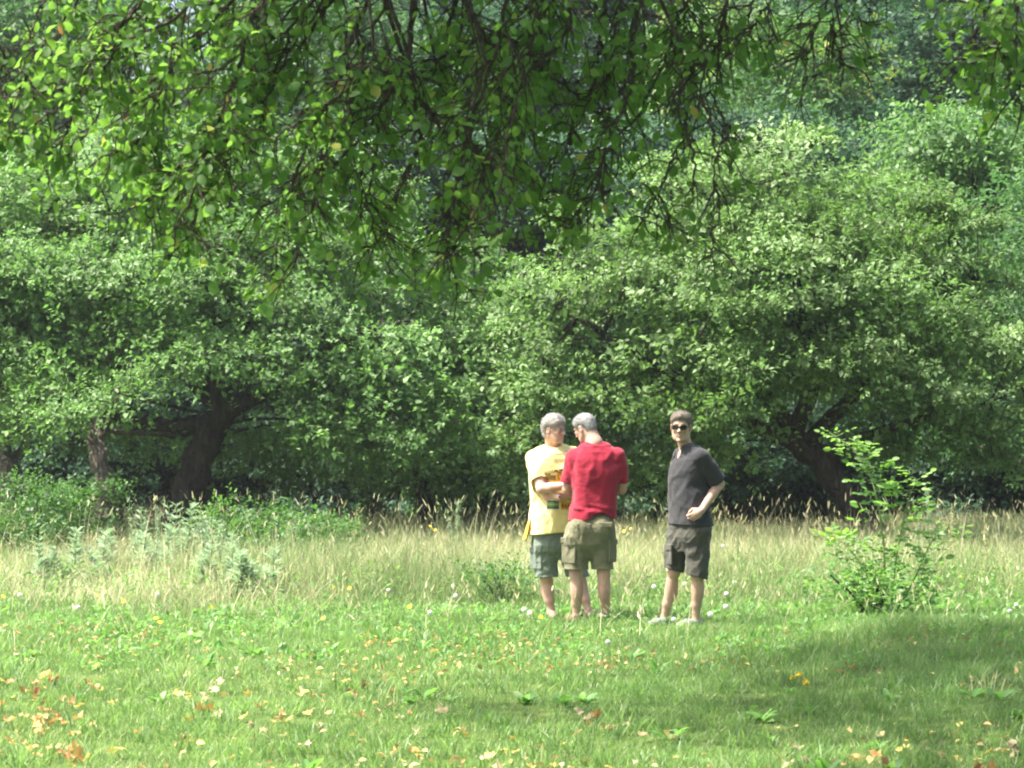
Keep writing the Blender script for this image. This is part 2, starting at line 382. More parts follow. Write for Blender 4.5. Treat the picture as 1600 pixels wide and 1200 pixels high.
def foliage(g, C, U, rng, per, spread, shoot, nleaf, leaf, wr=.55, T=LEAF4, F=LEAF4F, droop=.25, tint=.12, up=.9):
    n = len(C)
    k = np.maximum(1, rng.poisson(per, n)); idx = np.repeat(np.arange(n), k)
    size = rng.uniform(.6, 1.35, n)[idx]
    off = rng.normal(0, 1, (len(idx), 3))*[1.1, 1.1, .38]*(spread*size)[:, None]
    base = C[idx]+off
    ax = nrm(U[idx]*.8+nrm(off)*.5+[0, 0, .35]+rng.normal(0, .35, off.shape))
    L = shoot*rng.uniform(.5, 1.3, len(idx)); ct = rng.normal(0, tint*1.4, n)[idx]; tl = rng.normal(0, .3, (n, 3))[idx]; leaf = leaf*rng.uniform(.85, 1.15, n)[idx]
    for j in range(nleaf):
        t = (j+rng.uniform(0, 1, len(idx)))/nleaf
        pos = base+ax*(L*t)[:, None]-np.array([0, 0, 1.])*(droop*L*t*t)[:, None]
        a2 = nrm(ax-np.array([0, 0, 1.])*(droop*1.5*t)[:, None])
        rad = nrm(np.cross(a2, rng.normal(0, 1, a2.shape)))
        d = nrm(a2*.55+rad*.9+[0, 0, -.12])
        nn = nrm(np.array([0, 0, up])+U[idx]*.45+rng.normal(0, .27, d.shape)+tl)
        l = leaf*rng.uniform(.65, 1.25, len(idx))*(1-.25*t)
        stamp(g, T, F, pos+rad*.01, d, nn, l, l*wr*rng.uniform(.85, 1.15, len(idx)), np.clip(rng.normal(.42, .12, len(idx))+ct+.25*(t > .75), 0, 1))
    return base, ax, L

def branch_to(pts, C, rng, r0=.028, sag=.1):
    """a curved branch from the nearest limb point to each clump"""
    pts = np.asarray(pts); lines = []; rad = []
    for c in C:
        d = np.linalg.norm(pts[:, :3]-c, axis=1)+(pts[:, 2] > c[2]+.1)*.6
        p = pts[np.argmin(d)]; v = c-p[:3]; D = np.linalg.norm(v)
        m1 = p[:3]+v*.35+rng.normal(0, .07, 3)*D+[0, 0, .08*D]; m2 = p[:3]+v*.7+rng.normal(0, .06, 3)*D+[0, 0, .05*D]
        L = catmull([p[:3], m1, m2, c], 3); lines.append(L)
        r = min(p[3]*.7, r0*(.5+.35*D)); rad.append(np.linspace(r, .004, len(L)))
    return lines, rad

def make_tree(name, label, cat, limbs, lobes, m, bark, seed, dens=2.2, per=7, spread=.20, shoot=.26, nleaf=7, leaf=.07, wr=.58, group=None, flat=.8,
              inner=True, loc=None, rough=.12, twigs=True, sides=12, T=LEAF4, F=LEAF4F, fill=True, tint=.12, up=.9, droop=.25):
    rng = np.random.default_rng(seed)
    loc = np.array(limbs[0][0][:3], float) if loc is None else np.array(loc, float)
    root = tag(empty(name, loc), label, cat, group)
    gt = Geo(); pts = []
    for L in limbs:
        L = np.array(L, float); c = catmull(L, 6)
        jit = rng.normal(0, .12, (len(c), 3))*c[:, 3:4]; c[:, :3] += jit
        tubes(gt, [c[:, :3]], [c[:, 3]], sides, rough=rough, rng=rng); pts.append(c)
    gt.build('trunk', bark, root, smooth=True, loc=loc)
    C, U = clumps_in(lobes, rng, dens, flat)
    pts = np.concatenate(pts); pts = pts[max(6, len(pts)//8):] if len(limbs) == 1 else pts[6:]
    g = Geo()
    base, ax, L = foliage(g, C, U, rng, per, spread, shoot, nleaf, leaf, wr, T, F, tint=tint, up=up, droop=droop)
    if fill:    # sparser leaves inside the lobes so the crown has depth
        Lb = np.array(lobes); ci = np.repeat(np.arange(len(Lb)), (Lb[:, 3]**3*11).astype(int)+3)
        u = nrm(rng.normal(0, 1, (len(ci), 3))); Ci = Lb[ci, :3]+u*(Lb[ci, 3]*rng.uniform(.1, .62, len(ci)))[:, None]*[1, 1, flat]
        foliage(g, Ci, u, rng, per*.45, spread*1.6, shoot, max(3, nleaf-2), leaf*1.3, wr, tint=tint)
    g.build('crown', m, root, loc=loc)
    if twigs:
        gb = Geo(); lines, rad = branch_to(pts, C, rng)
        tubes(gb, lines, rad, 5)
        sel = rng.random(len(base)) < .35
        tubes(gb, [np.array([b-a*.05, b+a*l*.5, b+a*l*.95-[0, 0, .2*l]]) for b, a, l in zip(base[sel], ax[sel], L[sel])], [np.array([.006, .004, .002])]*int(sel.sum()), 3)
        gb.build('branches', bark, root, loc=loc)
    return root

def lb(Y, *rows):
    return [(*P(px, py, Y+dy), r) for px, py, dy, r in rows]
def limb(Y, *rows):
    return [(*P(px, py, Y+dy), r) for px, py, dy, r in rows]

make_tree('apple_tree', 'old apple tree with a thick leaning dark trunk and one long level limb', 'tree',
    [limb(32, (258, 915, 0, .30), (274, 850, 0, .215), (297, 760, 0, .20), (322, 690, 0, .18), (345, 640, 0, .17), (335, 540, .1, .12), (360, 420, .2, .07), (350, 330, .3, .03)),
     limb(32, (325, 668, 0, .16), (290, 666, -.1, .125), (215, 664, -.2, .10), (180, 646, -.25, .085), (120, 622, -.3, .075), (60, 628, -.3, .055), (0, 600, -.2, .04), (-60, 560, 0, .02)),
     limb(32, (340, 650, 0, .13), (420, 610, -.2, .09), (480, 560, -.3, .07), (560, 520, -.4, .045), (640, 500, -.3, .02)),
     limb(32, (342, 640, 0, .12), (270, 560, .5, .09), (170, 500, .7, .07), (60, 430, .8, .04)),
     limb(32, (335, 560, 0, .09), (430, 450, .5, .06), (500, 380, .7, .03))],
    lb(32, (20, 560, .2, .95), (-60, 480, 0, 1.2), (100, 490, .2, 1.25), (210, 430, .3, 1.35), (340, 400, .2, 1.3), (290, 570, -1.2, .62), (250, 500, -.7, .95), (440, 470, 0, 1.2), (420, 570, -.6, .72),
       (540, 560, -.3, .9), (500, 660, -.6, .68), (600, 650, -.5, .85), (690, 690, -.2, .62), (30, 350, .9, 1.4), (180, 310, 1.1, 1.4), (350, 310, 1.1, 1.2), (490, 360, 1.0, 1.2), (0, 640, .5, .55), (620, 560, .2, .8), (90, 560, -.7, .5), (140, 635, -.9, .38), (60, 650, -.8, .4), (215, 690, 1.6, .35), (430, 690, 1.0, .4), (480, 740, 1.2, .3), (370, 700, 1.2, .35)),
    M['apple'], M['bark'], 11, dens=1.0, per=62, nleaf=8, spread=.20, shoot=.22, leaf=.078)

make_tree('apple_tree', 'broad pale apple tree on a slanting trunk behind the man in the dark shirt', 'tree',
    [limb(32, (1372, 880, 0, .26), (1350, 820, 0, .19), (1322, 775, 0, .17), (1285, 725, 0, .165), (1240, 680, 0, .15), (1205, 630, .1, .12), (1150, 520, .3, .08), (1090, 400, .4, .05), (1050, 320, .5, .02)),
     limb(32, (1245, 690, 0, .11), (1160, 655, -.2, .09), (1070, 600, -.3, .07), (960, 530, -.3, .045), (870, 480, -.2, .02)),
     limb(32, (1240, 680, 0, .12), (1270, 590, -.3, .09), (1250, 480, -.3, .07), (1230, 360, 0, .04), (1230, 280, .2, .015)),
     limb(32, (1260, 695, 0, .11), (1340, 610, -.2, .08), (1430, 520, 0, .06), (1530, 450, .2, .03)),
     limb(32, (1285, 715, 0, .08), (1380, 670, -.3, .06), (1500, 640, -.2, .03), (1570, 620, 0, .015))],
    lb(32, (850, 590, .1, .72), (890, 490, .1, .85), (960, 600, -.2, .82), (980, 400, .2, 1.0), (1090, 500, -.5, 1.15), (1050, 630, -.4, .72), (880, 680, .3, .6), (980, 710, .3, .55), (1110, 350, .3, 1.1), (1220, 310, .5, 1.1),
       (1240, 430, -.6, 1.2), (1370, 480, -.6, 1.15), (1310, 580, -.8, .85), (1440, 610, -.5, .8), (1190, 590, -.9, .75), (1520, 540, 0, 1.05), (1330, 350, .6, 1.1), (1550, 660, .2, .55), (1430, 400, .5, 1.0), (820, 740, .6, .35), (1120, 690, .2, .45), (1360, 660, -.2, .45), (1010, 735, .4, .35), (1080, 720, .3, .35), (930, 745, .5, .35), (1150, 650, -.6, .45), (1480, 680, -.2, .45), (1590, 700, .2, .45), (1420, 690, .1, .35)),
    M['apple2'], M['bark'], 12, dens=1.0, per=62, nleaf=8, spread=.20, shoot=.22, leaf=.078)

make_tree('apple_tree', 'smaller round apple tree with drooping branches between the two broad ones', 'tree',
    [limb(34.5, (660, 890, 0, .16), (665, 800, 0, .12), (650, 700, 0, .10), (640, 560, 0, .07), (620, 430, .1, .03)),
     limb(34.5, (655, 720, 0, .07), (720, 620, -.1, .05), (780, 560, 0, .02))],
    lb(34.5, (640, 520, 0, 1.05), (730, 520, .1, .95), (720, 630, -.3, .85), (600, 420, .5, 1.0), (790, 600, .2, .65), (690, 430, .7, .9), (765, 690, .1, .6), (650, 700, -.2, .6), (560, 720, -.3, .42), (600, 745, .1, .35), (680, 745, .2, .38), (740, 752, .3, .35), (800, 745, .4, .3), (520, 690, -.2, .5), (770, 500, .5, .4)),
    M['apple'], M['bark'], 13, dens=1.0, per=58, nleaf=8, spread=.20, shoot=.22, leaf=.078)

make_tree('apple_tree', 'slim upright orchard tree with rough knobbly bark, just left of the thick leaning trunk', 'tree',
    [limb(30.5, (190, 900, 0, .19), (178, 840, 0, .15), (168, 790, 0, .135), (158, 730, 0, .115), (150, 690, .15, .10), (152, 660, .6, .09), (160, 610, 1.2, .05))],
    lb(31.8, (150, 640, -1.5, .42), (70, 620, -1.2, .42), (230, 625, -1.4, .36), (190, 690, .7, .33), (230, 660, 1.2, .42), (90, 670, .9, .45), (130, 600, 1.0, .5), (420, 700, 1.3, .35)),
    M['apple'], M['bark_mid'], 14, dens=2.2, per=20, leaf=.07, rough=.25)

make_tree('pale_tree', 'old orchard tree with a wide pale grey trunk at the very edge of the meadow', 'tree',
    [limb(33, (5, 900, 0, .30), (8, 840, 0, .25), (5, 780, 0, .22), (0, 730, 0, .20), (-20, 640, .3, .15), (-50, 500, .8, .1)),
     limb(33, (0, 740, 0, .1), (40, 690, .4, .06), (50, 600, .9, .03))],
    lb(33.5, (-60, 600, .3, 1.0), (-40, 420, 1.0, 1.5), (-160, 520, .5, 1.4), (-90, 690, .2, .6)),
    M['apple2'], M['bark_pale'], 15, dens=1.9, per=22, leaf=.08)

# --- woodland on the slope: four tree patterns, each crown built of many lobes
def wood_lobes(rng, H, Rr, n=15, low=.28):
    out = [(0, 0, H*.62, Rr*.62)]
    for i in range(n):
        a = rng.uniform(0, 2*PI); t = rng.uniform(0, 1)
        z = H*(low+(.97-low)*t); rad = Rr*np.sqrt(max(.05, 1-((t-.35)/.75)**2))*rng.uniform(.55, .85)
        out.append((rad*np.cos(a), rad*np.sin(a), z, Rr*rng.uniform(.26, .42)))
    return out
def wood_tree(name, label, x, y, H, Rr, m, seed, leaf=.12, n=16, low=.28, group=None, dens=.62, per=42, z0=None, bark='bark'):
    rng = np.random.default_rng(seed); z = float(ground_z(x, y)) if z0 is None else z0
    L = wood_lobes(rng, H, Rr, n, low)
    tr = [[(0, 0, -.3, .05*Rr+.12), (.05, 0, H*.2, .04*Rr+.09), (rng.normal(0, .15), .1, H*.45, .03*Rr+.06), (rng.normal(0, .3), .1, H*.72, .05), (0, 0, H*.9, .02)]]
    for q in L[1:7]:
        s = q[2]*.6; tr.append([(0, 0, s, .07), (q[0]*.5, q[1]*.5, (s+q[2])/2+.1, .05), (q[0], q[1], q[2], .02)])
    o = make_tree(name, label, 'tree', tr, L, m, M[bark], seed+100, dens=dens, per=per, spread=.32, shoot=.34, nleaf=7, leaf=leaf*1.1, group=group, loc=(0, 0, 0), flat=.85, twigs=False, sides=8, fill=True, tint=.16)
    o.location = (x, y, z); return o
def copy_tree(o, x, y, s, rz, label=None, group=None):
    c = o.copy(); COL.objects.link(c); c.location = (x, y, float(ground_z(x, y))); c.scale = (s, s, s*.97); c.rotation_euler = (0, 0, rz)
    if label: c['label'] = label
    if group: c['group'] = group
    for ch in o.children:
        d = ch.copy(); COL.objects.link(d); d.parent = c
    return c
def at(px, Y): return (px-800)/FPX*Y

wA = wood_tree('oak_tree', 'oak tree with yellow tipped new growth rising behind the broad pale apple tree', at(1190, 47), 47, 8.3, 2.9, M['wood1'], 31, leaf=.10, n=26)
wB = wood_tree('ash_tree', 'light green bushy tree behind the broad apple tree, below the corner spray', at(1565, 40), 40, 6.5, 2.1, M['wood3'], 32, leaf=.09, n=24)
wC = wood_tree('willow_tree', 'blue green tree at the far end of the wood behind the dock stalk', at(1640, 34), 34, 5.6, 1.35, M['wood4'], 33, leaf=.075, n=18, low=.2)
wD = wood_tree('shade_tree', 'dark bluish green tree in the gap above the men, behind the apple trees', at(820, 52), 52, 8.4, 2.8, M['wood2'], 34, leaf=.12, n=22, low=.15)
wE = wood_tree('shade_tree', 'soft grey green tree rising behind the thick leaning trunk tree', at(90, 45), 45, 9.0, 3.1, M['wood4'], 35, leaf=.11, n=24)
G = 'woodland trees filling the slope behind the orchard'; GL = 'dark woodland tree standing deep in the wood on the slope'
k = 0
rngw = np.random.default_rng(77)
spots = [(200, 42.5, wD, .78), (560, 42, wD, .8), (820, 42.5, wD, .78), (1120, 42, wD, .82), (1430, 42.5, wD, .8), (480, 47, wE, 1.0), (620, 58, wD, 1.15), (960, 60, wD, 1.25), (1400, 56, wD, 1.2), (1300, 66, wD, 1.3), (1130, 60, wA, 1.1), (1640, 52, wA, 1.1), (1560, 64, wD, 1.3), (-110, 52, wD, 1.15), (300, 74, wE, .62),
         (780, 70, wD, 1.4), (1020, 74, wD, 1.5), (580, 72, wD, 1.4), (-40, 70, wE, 1.0), (1250, 80, wD, 1.55), (1460, 50, wD, 1.05), (1480, 82, wD, 1.6), (1700, 78, wD, 1.5), (880, 88, wD, 1.6), (640, 88, wD, 1.6), (-200, 66, wD, 1.4), (-320, 50, wE, 1.1), (1900, 60, wD, 1.4), (330, 47, wD, .62), (690, 44, wD, .66), (1010, 43, wD, .62), (1320, 44, wD, .68)]
def over(px):
    for lim, t in [(20, 'the wide pale trunk'), (160, 'the bush by the pale trunk'), (260, 'the slim knobbly trunk'), (350, 'the thick leaning trunk'), (450, 'the nettles'), (600, 'the low bush beside the nettles'), (740, 'the small round apple tree'), (850, 'the man in yellow'),
                   (1000, 'the man in red'), (1110, 'the man in the polo shirt'), (1260, 'the gap beside the slanting trunk'), (1360, 'the slanting trunk'), (1460, 'the sapling'), (1600, 'the dry dock stalk')]:
        if px < lim: return t
    return 'the far end of the meadow'
def row_of(Y): return 'nearest' if Y < 45 else 'second' if Y < 54 else 'third' if Y < 63 else 'fourth' if Y < 76 else 'farthest'
used = set()
def unique(t, alts):
    for a in ['']+alts:
        u = (a+' '+t).strip()
        if u not in used: used.add(u); return u
    return t
for px, Y, src, s in spots:
    lab = unique(('dark' if src is wD else 'grey green' if src is wE else 'yellow tipped')+' woodland tree in the '+row_of(Y)+' row above '+over(px), ['taller', 'shorter', 'broad', 'round'])
    copy_tree(src, at(px, Y), Y, s, rngw.uniform(0, 6.28), lab, G)

# --- dark understory shrubs along the wood edge
def shrub(name, label, x, y, w_, h, m, seed, leaf=.06, n=9, dens=6, per=18, group=None, cat='shrub'):
    rng = np.random.default_rng(seed); L = []
    for i in range(n):
        a = rng.uniform(0, 2*PI); t = np.sqrt(rng.uniform(0, 1)); q = rng.uniform(.25, .8)
        L.append((w_*.62*t*np.cos(a), w_*.4*t*np.sin(a), h*q, min(h*.34, w_*.4)*rng.uniform(.7, 1.1)))
    limbs = [[(0, 0, -.1, .035), (q[0]*.5, q[1]*.5, q[2]*.5, .02), (q[0], q[1], q[2], .008)] for q in L[:6]]
    o = make_tree(name, label, cat, limbs, L, m, M['bark'], seed+50, dens=dens, per=per, spread=.12, shoot=.18, nleaf=5, leaf=leaf, group=group, loc=(0, 0, 0), twigs=False, sides=5)
    for c in o.children:
        if c.name.startswith('trunk'): c.name = 'stems'
        if c.name.startswith('crown'): c.name = 'foliage'
    o.location = (x, y, float(ground_z(x, y))); return o
# u0
u0 = shrub('undergrowth_shrub', 'dark shrub in the shade under the wood', at(500, 40), 40, 2.6, 2.6, M['wood2'], 41, leaf=.10, n=14, dens=2.6, group='shrubs in the shade under the wood')
for px, Y, s in [(120, 40, 1.0), (300, 40.5, 1.05), (680, 40.2, 1.0), (860, 40, 1.0), (1030, 40.6, 1.05), (1180, 40, 1.0), (1350, 40.5, 1.0), (1500, 39.8, 1.05), (1640, 39, 1.0), (-40, 40, 1.0), (400, 42, 1.2), (760, 42, 1.2), (1100, 42, 1.25), (1420, 42, 1.2), (-140, 42, 1.2), (1760, 41, 1.2)]:
    copy_tree(u0, at(px, Y), Y, s, rngw.uniform(0, 6.28), unique('dark wood edge shrub low in the shade behind '+over(px), ['deeper', 'broad', 'low']))
shrub('bush', 'rounded fresh green bush at the foot of the wide pale grey trunk', at(62, 29.5), 29.5, 1.15, 1.1, M['shrub'], 42, n=16)
shrub('nettle_patch', 'bushy green nettles just right of the thick leaning trunk', at(430, 29), 29, .9, .85, M['shrub'], 43, n=14, cat='nettles')
shrub('bush', 'low fresh green bush filling the meadow left of the men, right of the nettles', at(478, 28), 28, .6, .72, M['shrub'], 44, n=9)
shrub('bush', 'small dark bush between the two orchard trunks', at(225, 31.2), 31.2, .5, .55, M['shrub'], 45, n=8)
shrub('bramble_bush', 'dense low bush at the foot of the tall leafy sapling', at(1365, 22.6), 22.6, .72, .5, M['weed'], 46, leaf=.05, n=9, dens=5)
shrub('bush', 'small leafy grey green weed bush left of the yellow shirted man', at(787, 24.2), 24.2, .34, .42, M['shrub'], 47, leaf=.04, n=5, dens=22)
# ------------------------------------------------------------------ tall sapling, thistles, weeds, flowers
def leaflets(g, base, d, rng, n=3, L=.07, wr=.5, rnd=.5):
    """a compound leaf: n pairs of leaflets and one at the end"""
    d = nrm(np.asarray(d, float)); s = nrm(np.cross(d, [0, 0, 1.]))
    P_, D_, l_ = [], [], []
    for i in range(n):
        for q in (-1, 1):
            P_.append(base+d*L*(.5+i*.75)); D_.append(d*.6+s*q+rng.normal(0, .15, 3)); l_.append(L*(.8+.15*i))
    P_.append(base+d*L*(.5+n*.75)); D_.append(d); l_.append(L*1.15)
    P_ = np.array(P_); D_ = np.array(D_); l_ = np.array(l_)
    nn = np.array([0, 0, 1.])+rng.normal(0, .6, P_.shape)+[0, -.4, 0]
    stamp(g, LEAF6, LEAF6F, P_, D_, nn, l_, l_*wr, np.clip(rnd+rng.normal(0, .15, len(P_)), 0, 1))

def sapling():
    rng = np.random.default_rng(51); Y = 22.4
    o = tag(empty('sapling', P(1385, 965, Y)), 'tall thin sapling with bright green toothed leaves, right of the men', 'sapling'); loc = np.array(o.location)
    stems = [[(1387, 968), (1380, 850), (1372, 790), (1362, 750), (1350, 725), (1330, 700), (1306, 682)], [(1392, 965), (1400, 880), (1412, 810), (1422, 775), (1432, 748)], [(1380, 965), (1350, 890), (1320, 850), (1300, 845)],
             [(1395, 965), (1430, 900), (1452, 850), (1470, 830)]]
    gs = Geo(); gl = Geo()
    for si, st in enumerate(stems):
        c = catmull([P(px, py, Y+.05*si) for px, py in st], 6); c[:, 1] += np.cumsum(rng.normal(0, .008, len(c)))
        tubes(gs, [c], [np.linspace(.009, .003, len(c))], 6)
        lo = 6 if si < 2 else 4
        for i in range(lo, len(c)):
            if i < 12 and rng.random() < .25: continue
            for q in range(2 if i < len(c)-1 else 3):
                a = rng.uniform(0, 2*PI); d = np.array([np.cos(a), .6*np.sin(a), rng.uniform(-.1, .45)])
                pet = c[i]+nrm(d)*rng.uniform(.03, .08)
                tubes(gs, [np.array([c[i], pet])], [np.array([.0025, .002])], 4)
                leaflets(gl, pet, d, rng, int(rng.integers(1, 4)), rng.uniform(.045, .078), .66, .45+.35*(i > len(c)*.6))
    gs.build('stem', M['stem'], o, loc=loc); gl.build('leaves', M['sapling'], o, loc=loc)
    # its spreading lower shoots
    g2 = Geo()
    for i in range(240):
        px = rng.normal(1370, 46); py = 955-abs(rng.normal(0, 1))*38-rng.uniform(0, 20)*(1-abs(px-1370)/150)
        b = P(px, py, Y+rng.normal(0, .25)); a = rng.uniform(0, 2*PI)
        leaflets(g2, b, (np.cos(a), np.sin(a), .3), rng, int(rng.integers(1, 4)), rng.uniform(.035, .055), .6, .5)
    g2.build('low_leaves', M['sapling'], o, loc=loc)
sapling()

def thistle(px, Y, h, seed, label, lean=0.0, w_=.16, group=None):
    rng = np.random.default_rng(seed); x = at(px, Y); loc = np.array([x, Y, float(ground_z(x, Y))])
    o = tag(empty('thistle', loc), label, 'thistle', group)
    gs = Geo(); gl = Geo()
    for s_ in range(8):
        b = rng.normal(0, .15, 3)*[1, 1, 0]; top = b+np.array([lean+rng.normal(0, .06), rng.normal(0, .06), h*rng.uniform(.45, 1.05)])
        c = catmull([b, b*.6+top*.5+rng.normal(0, .02, 3), top], 6); tubes(gs, [c], [np.linspace(.009, .004, len(c))], 5)
        for i in range(1, len(c)):
            n = 4; a = rng.uniform(0, 2*PI, n); up = i/len(c)
            d = np.stack([np.cos(a), np.sin(a), np.full(n, .35+.5*up)], -1)
            L = (.20-.12*up)*rng.uniform(.6, 1.2, n)
            pos = np.repeat(c[i][None], n, 0)
            stamp(gl, LEAF6, LEAF6F, pos, d, np.array([0, 0, 1.])+rng.normal(0, .4, (n, 3)), L, L*.2, rng.uniform(.2, 1, n))
            # lobes along each leaf
            for t in (.3, .5, .7):
                for q in (-1, 1):
                    sd_ = nrm(np.cross(nrm(d), [0, 0, 1.]))
                    stamp(gl, LEAF4, LEAF4F, pos+nrm(d)*(L*t)[:, None], nrm(d)*.6+sd_*q, np.array([0, 0, 1.])+rng.normal(0, .5, (n, 3)), L*.35, L*.12, rng.uniform(.2, 1, n))
    gs.build('stem', M['stem'], o); gl.build('leaves', M['thistle'], o)
for i, (px, Y, h, lab) in enumerate([(208, 26.6, .74, 'pale grey green thistle in front of the slim knobbly trunk'), (292, 26.9, .80, 'tallest silvery thistle, standing before the thick leaning trunk'),
        (100, 25.6, .66, 'grey green thistle below the bush at the wide pale trunk'), (335, 25.0, .60, 'slender thistle in front of the nettles'),
        (250, 26.0, .66, 'bushy thistle between the two taller silvery thistles'), (400, 24.6, .48, 'low thistle at the near edge of the tall grass, left of the men')]):
    thistle(px, Y, h, 60+i, lab)

def stalk(px, Y, h, seed, label, n=3, dry=True, name='dry_stalk'):
    rng = np.random.default_rng(seed); x = at(px, Y); o = tag(empty(name, (x, Y, float(ground_z(x, Y)))), label, 'weed')
    gs = Geo(); gh = Geo()
    for q in range(n):
        b = rng.normal(0, .05, 3)*[1, 1, 0]; top = b+np.array([rng.normal(0, .06), rng.normal(0, .05), h*rng.uniform(.75, 1)])
        c = catmull([b*0, b*.7+[0, 0, h*.15], (b+top)/2+rng.normal(0, .02, 3), top], 5); tubes(gs, [c], [np.linspace(.006, .003, len(c))], 5)
        for i in range(5, len(c)):
            m = 10; p = np.repeat(c[i][None], m, 0)+rng.normal(0, .012, (m, 3))
            stamp(gh, LEAF4, LEAF4F, p, rng.normal(0, 1, (m, 3))+[0, 0, 1.2], rng.normal(0, 1, (m, 3)), .035, .014, rng.random(m))
    gs.build('stem', M['straw' if dry else 'stem'], o); gh.build('sprays' if dry else 'leaves', M['meadow' if dry else 'thistle'], o)
stalk(1480, 26.5, .92, 81, 'brown dry dock stalk standing at the dark wood edge, right of the sapling', 2)
stalk(1447, 27.0, 1.02, 82, 'thin grey green weed stems rising behind the sapling', 4, False, 'tall_weed')
stalk(425, 31.0, 1.05, 83, 'tall thin weeds with pale stems beside the nettles under the apple tree', 5, False, 'tall_weed')
stalk(560, 30.0, .8, 84, 'lone dry stalk in the middle of the meadow under the apple tree boughs', 1)
stalk(712, 29.5, .85, 85, 'grey green tall weed under the end of the drooping boughs', 4, False, 'tall_weed')
stalk(1262, 26.0, .62, 86, 'dry seeding stalk between the dark shirted man and the sapling', 1)

stalk(232, 26.2, .95, 87, 'tall wispy weed stems among the silvery thistles', 5, False, 'tall_weed')
stalk(320, 25.4, .8, 88, 'wispy pale weed stems in front of the nettles', 5, False, 'tall_weed')
stalk(1540, 25.5, .8, 89, 'dry seeding stems in the meadow nearest the far end, beyond the dock stalk', 1)
stalk(640, 26.5, .6, 90, 'short dry stem in the open meadow midway between nettles and men', 1)

def puff_mesh():
    rng = np.random.default_rng(9); g = Geo(); n = 260
    u = nrm(rng.normal(0, 1, (n, 3)))
    # each seed: a ray and a small flat star of hairs
    stamp(g, LEAF4, LEAF4F, u*.004, u, rng.normal(0, 1, (n, 3)), .017, .0012, .8)
    for q in range(5): stamp(g, LEAF4, LEAF4F, u*.018, nrm(np.cross(u, rng.normal(0, 1, (n, 3)))+u*.4), u, .0085, .0022, .9)
    g.add(np.array([[.003, 0, 0], [0, .003, 0], [-.003, 0, 0], [0, -.003, 0], [0, 0, .004], [0, 0, -.004]]), [[0, 1, 4], [1, 2, 4], [2, 3, 4], [3, 0, 4], [1, 0, 5], [2, 1, 5], [3, 2, 5], [0, 3, 5]], .2)
    return g
m_puff = leaf_mat('dandelion_down', [(0, (.9, .9, .88)), (1, (.95, .95, .93))], .5, (.95, .95, .93), .9, .1, 1, 1.0)
def clocks():
    gp = puff_mesh(); mp = gp.mesh('seed_head', m_puff)
    gs = Geo(); c = catmull([(0, 0, -.24), (.008, 0, -.12), (0, 0, 0)], 4); tubes(gs, [c], [np.full(len(c), .0025)], 5); ms = gs.mesh('stem', M['stem'])
    rng = np.random.default_rng(10)
    pts = [(872, 925), (708, 916), (607, 922), (819, 953), (828, 958), (672, 957), (712, 931), (1022, 917), (1070, 912), (1148, 910), (1134, 948), (1110, 960), (1053, 968), (122, 949), (31, 930), (1588, 945), (1578, 955), (1130, 853), (950, 1003), (1135, 928), (50, 895), (246, 928)]
    for i, (px, py) in enumerate(pts):
        z = rng.uniform(.17, .24); Y = min(25.5, (CZ-z)*FPX/(py-680)); p = P(px, py, Y)
        o = tag(empty('dandelion_clock', p), 'round white dandelion clock on a thin stalk in the grass', 'dandelion', 'white dandelion clocks dotted through the grass')
        h = link('seed_head', mp, o); s = rng.uniform(.7, .95); h.scale = (s, s, s)
        st = link('stem', ms, o); st.scale = (1, 1, max(.3, (p[2]-float(ground_z(p[0], p[1])))/.24))
clocks()

m_yel = plain('yellow_petal', (.80, .58, .03), .6, .3)
def flowers():
    rng = np.random.default_rng(12)
    # the yellow spike lying in the shade
    p = P(1248, 1078, 15.9); p[2] = float(ground_z(p[0], p[1])); o = tag(empty('goldenrod', p), 'bent spike of small yellow flowers in the shaded grass', 'flower')
    c = catmull([(.05, 0, 0), (.07, 0, .06), (.03, 0, .115), (-.02, 0, .11)], 6)+np.array([-.02, 0, 0]); g = Geo(); tubes(g, [c], [np.full(len(c), .003)], 5); g.build('stem', M['stem'], o)
    g = Geo(); n = 26; q = c[rng.integers(6, len(c), n)]+rng.normal(0, .010, (n, 3))
    for a in range(5): stamp(g, LEAF6, LEAF6F, q, rng.normal(0, 1, (n, 3))+[0, 0, .3], rng.normal(0, 1, (n, 3)), .013, .008, .5)
    g.build('petals', m_yel, o)
    # scattered small yellow flowers, one pattern
    g = Geo(); n = 9; a = np.arange(n)*2*PI/n; stamp(g, LEAF6, LEAF6F, np.zeros((n, 3)), np.stack([np.cos(a), np.sin(a), .15+0*a], -1), np.tile([0, 0, 1.], (n, 1)), .016, .009, .5)
    mf = g.mesh('petals', m_yel); g = Geo(); tubes(g, [np.array([[0, 0, -.25], [0, 0, 0]])], [np.full(2, .002)], 4); ms = g.mesh('stem', M['stem'])
    pts = [(243, 966), (505+0, 966), (250, 972), (522, 918), (546, 919), (5, 932), (193, 939), (985, 826), (975, 830), (845, 964), (903, 940), (680, 828), (672, 822), (1062, 905), (1500, 902), (152, 930), (330, 948), (1300, 842), (1052, 836), (640, 948)]
    for px, py in pts:
        hh = rng.uniform(.12, .2) if py > 880 else rng.uniform(.5, .6); Y = (CZ-hh)*FPX/(py-680); p = P(px, py, Y)
        o = tag(empty('yellow_flower', p), 'small yellow meadow flower on a thin stem', 'flower', 'small yellow flowers dotted through the meadow')
        h = link('petals', mf, o); h.rotation_euler = (rng.uniform(.4, 1.2), 0, rng.uniform(-1, 1)); h.scale = (1.3,)*3
        st = link('stem', ms, o); st.scale = (1, 1, max(.3, (p[2]-float(ground_z(p[0], p[1])))/.25))
flowers()

